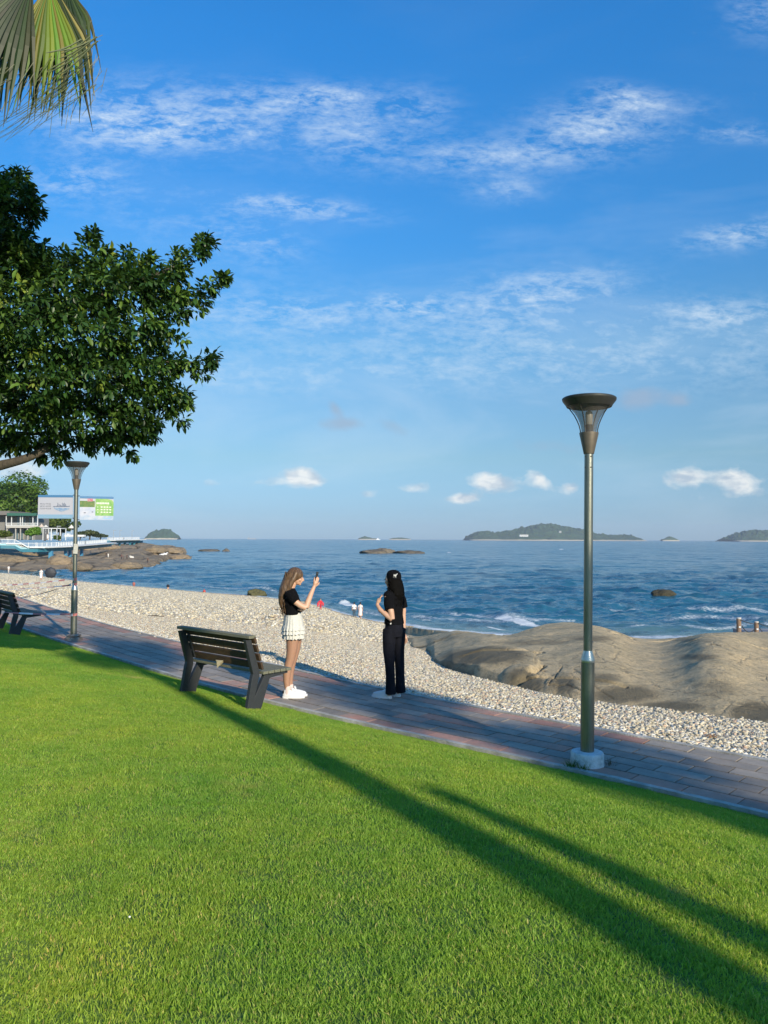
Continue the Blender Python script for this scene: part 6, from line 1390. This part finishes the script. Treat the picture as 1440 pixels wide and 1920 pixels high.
for i, (px, py) in enumerate(((304,1043.2),(309.5,1042.2))):
    b = MB(); b.ball((0,0,.35), (.42,.20,.22), 10); b.ball((.40,0,.62), .14, 8); b.tube([(.3,0,.45),(.4,0,.62)], .09, 6); b.tube([(.5,0,.62),(.66,0,.58)], [.05,.01], 5); b.tube([(-.3,0,.38),(-.62,0,.36)], [.12,.03], 6); b.tube([(0,.05,.2),(0,.05,-.3)], .03, 5); b.tube([(0,-.05,.2),(0,-.05,-.3)], .03, 5)
    o = b.build('gull', cloth((.8,.8,.8)), None, True); o.location = at(px, py, 240); o.scale = (1.5,)*3; tag(o, ['left white bird on the rocks at the headland tip', 'right white bird on the rocks at the headland tip'][i], 'bird')
for i, (px, py, Y, c) in enumerate(((251,1099.5,0,(.35,.12,.10)),(315,1104,0,K_))):
    Y = seaY(px, py+1); b = MB(); b.ball((0,0,.28), (.14,.12,.17), 12); b.rings([(0,0,-.6,.18,.26),(0,0,-.1,.16,.26),(0,0,.06,.10,.14),(0,0,.15,.05,.05)], 10)
    o = remeshed('person', b, .03, [cloth(c), SK2], None, lambda x, y, z: 0 if z > .2 or i == 0 else 1, 1); p = at(px, py, Y); o.location = (p.x, p.y, SEA); o.scale = (1.5, 1.5, 1.5); tag(o, ['swimmer with reddish cap in the water, nearer the left', 'dark haired swimmer in the water right of the reddish one'][i], 'person')
b = MB(); b.ball((0,0,0), (.18,.18,.2), 10); b.lathe([(.05,.15),(.04,.28)], 8); o = b.build('buoy', mat('buoy_red', (.45,.06,.05), .6), None, True); o.location = at(383, 1109, seaY(383, 1111)); o.location.z = SEA+.15; tag(o, 'small red float at the water edge left of the woman with the phone', 'buoy')
# dry leaf and stick among the pebbles
for (px, py, lb, c, s) in ((1338,1388,'brown dead leaf lying on the pebbles at right', (.24,.12,.05), 1.0), (290,1158,'dark stick lying on the pebbles left of the near bench', (.05,.04,.03), .0)):
    p = onz(px, py, 0.0)
    for _ in range(20): p = onz(px, py, float(beach_z([p.x], [p.y])[0]))
    b = MB()
    if s: 
        for k in range(7): a = k*.9; b.add([(0,0,.03),(.06*math.cos(a),.06*math.sin(a),.055),(.10*math.cos(a+.25),.10*math.sin(a+.25),.035),(.05*math.cos(a+.5),.05*math.sin(a+.5),.05)], [(0,1,2,3)])
    else: b.tube([(-.28,0,.04),(0,.03,.06),(.30,-.02,.04)], [.012,.018,.008], 6)
    o = b.build('dead_leaf' if s else 'stick', mat('debris', c, .9)); o.location = p; tag(o, lb, 'leaf' if s else 'stick')
p = onz(243, 1719, 0.0); 
for _ in range(20): p = onz(243, 1719, lz(p.x, p.y)+.03)
b = MB(); b.ball((0,0,0), (.005,.004,.004), 8); o = b.build('petal', cloth((.85,.85,.8))); o.location = p; tag(o, 'tiny white petal on the lawn at the lower left', 'petal')

# ------------------------------------------------------------------ sea air
def haze():
    m = bpy.data.materials.new('sea_air'); m.use_nodes = True; nt = m.node_tree; nt.nodes.clear(); o = nt.nodes.new('ShaderNodeOutputMaterial'); v = nt.nodes.new('ShaderNodeVolumePrincipled')
    v.inputs['Color'].default_value = (.72,.84,1,1); v.inputs['Density'].default_value = HAZE_D; v.inputs['Anisotropy'].default_value = 0.0; nt.links.new(v.outputs[0], o.inputs['Volume'])
    b = MB(); b.box((0, 3900, 72), (16000, 8600, 158)); x = b.build('haze', m); tag(x, kind='stuff', label='thin blue sea air fading the far islands')
HAZE_D = 0.9e-4
haze()
S.cycles.volume_max_steps = 64
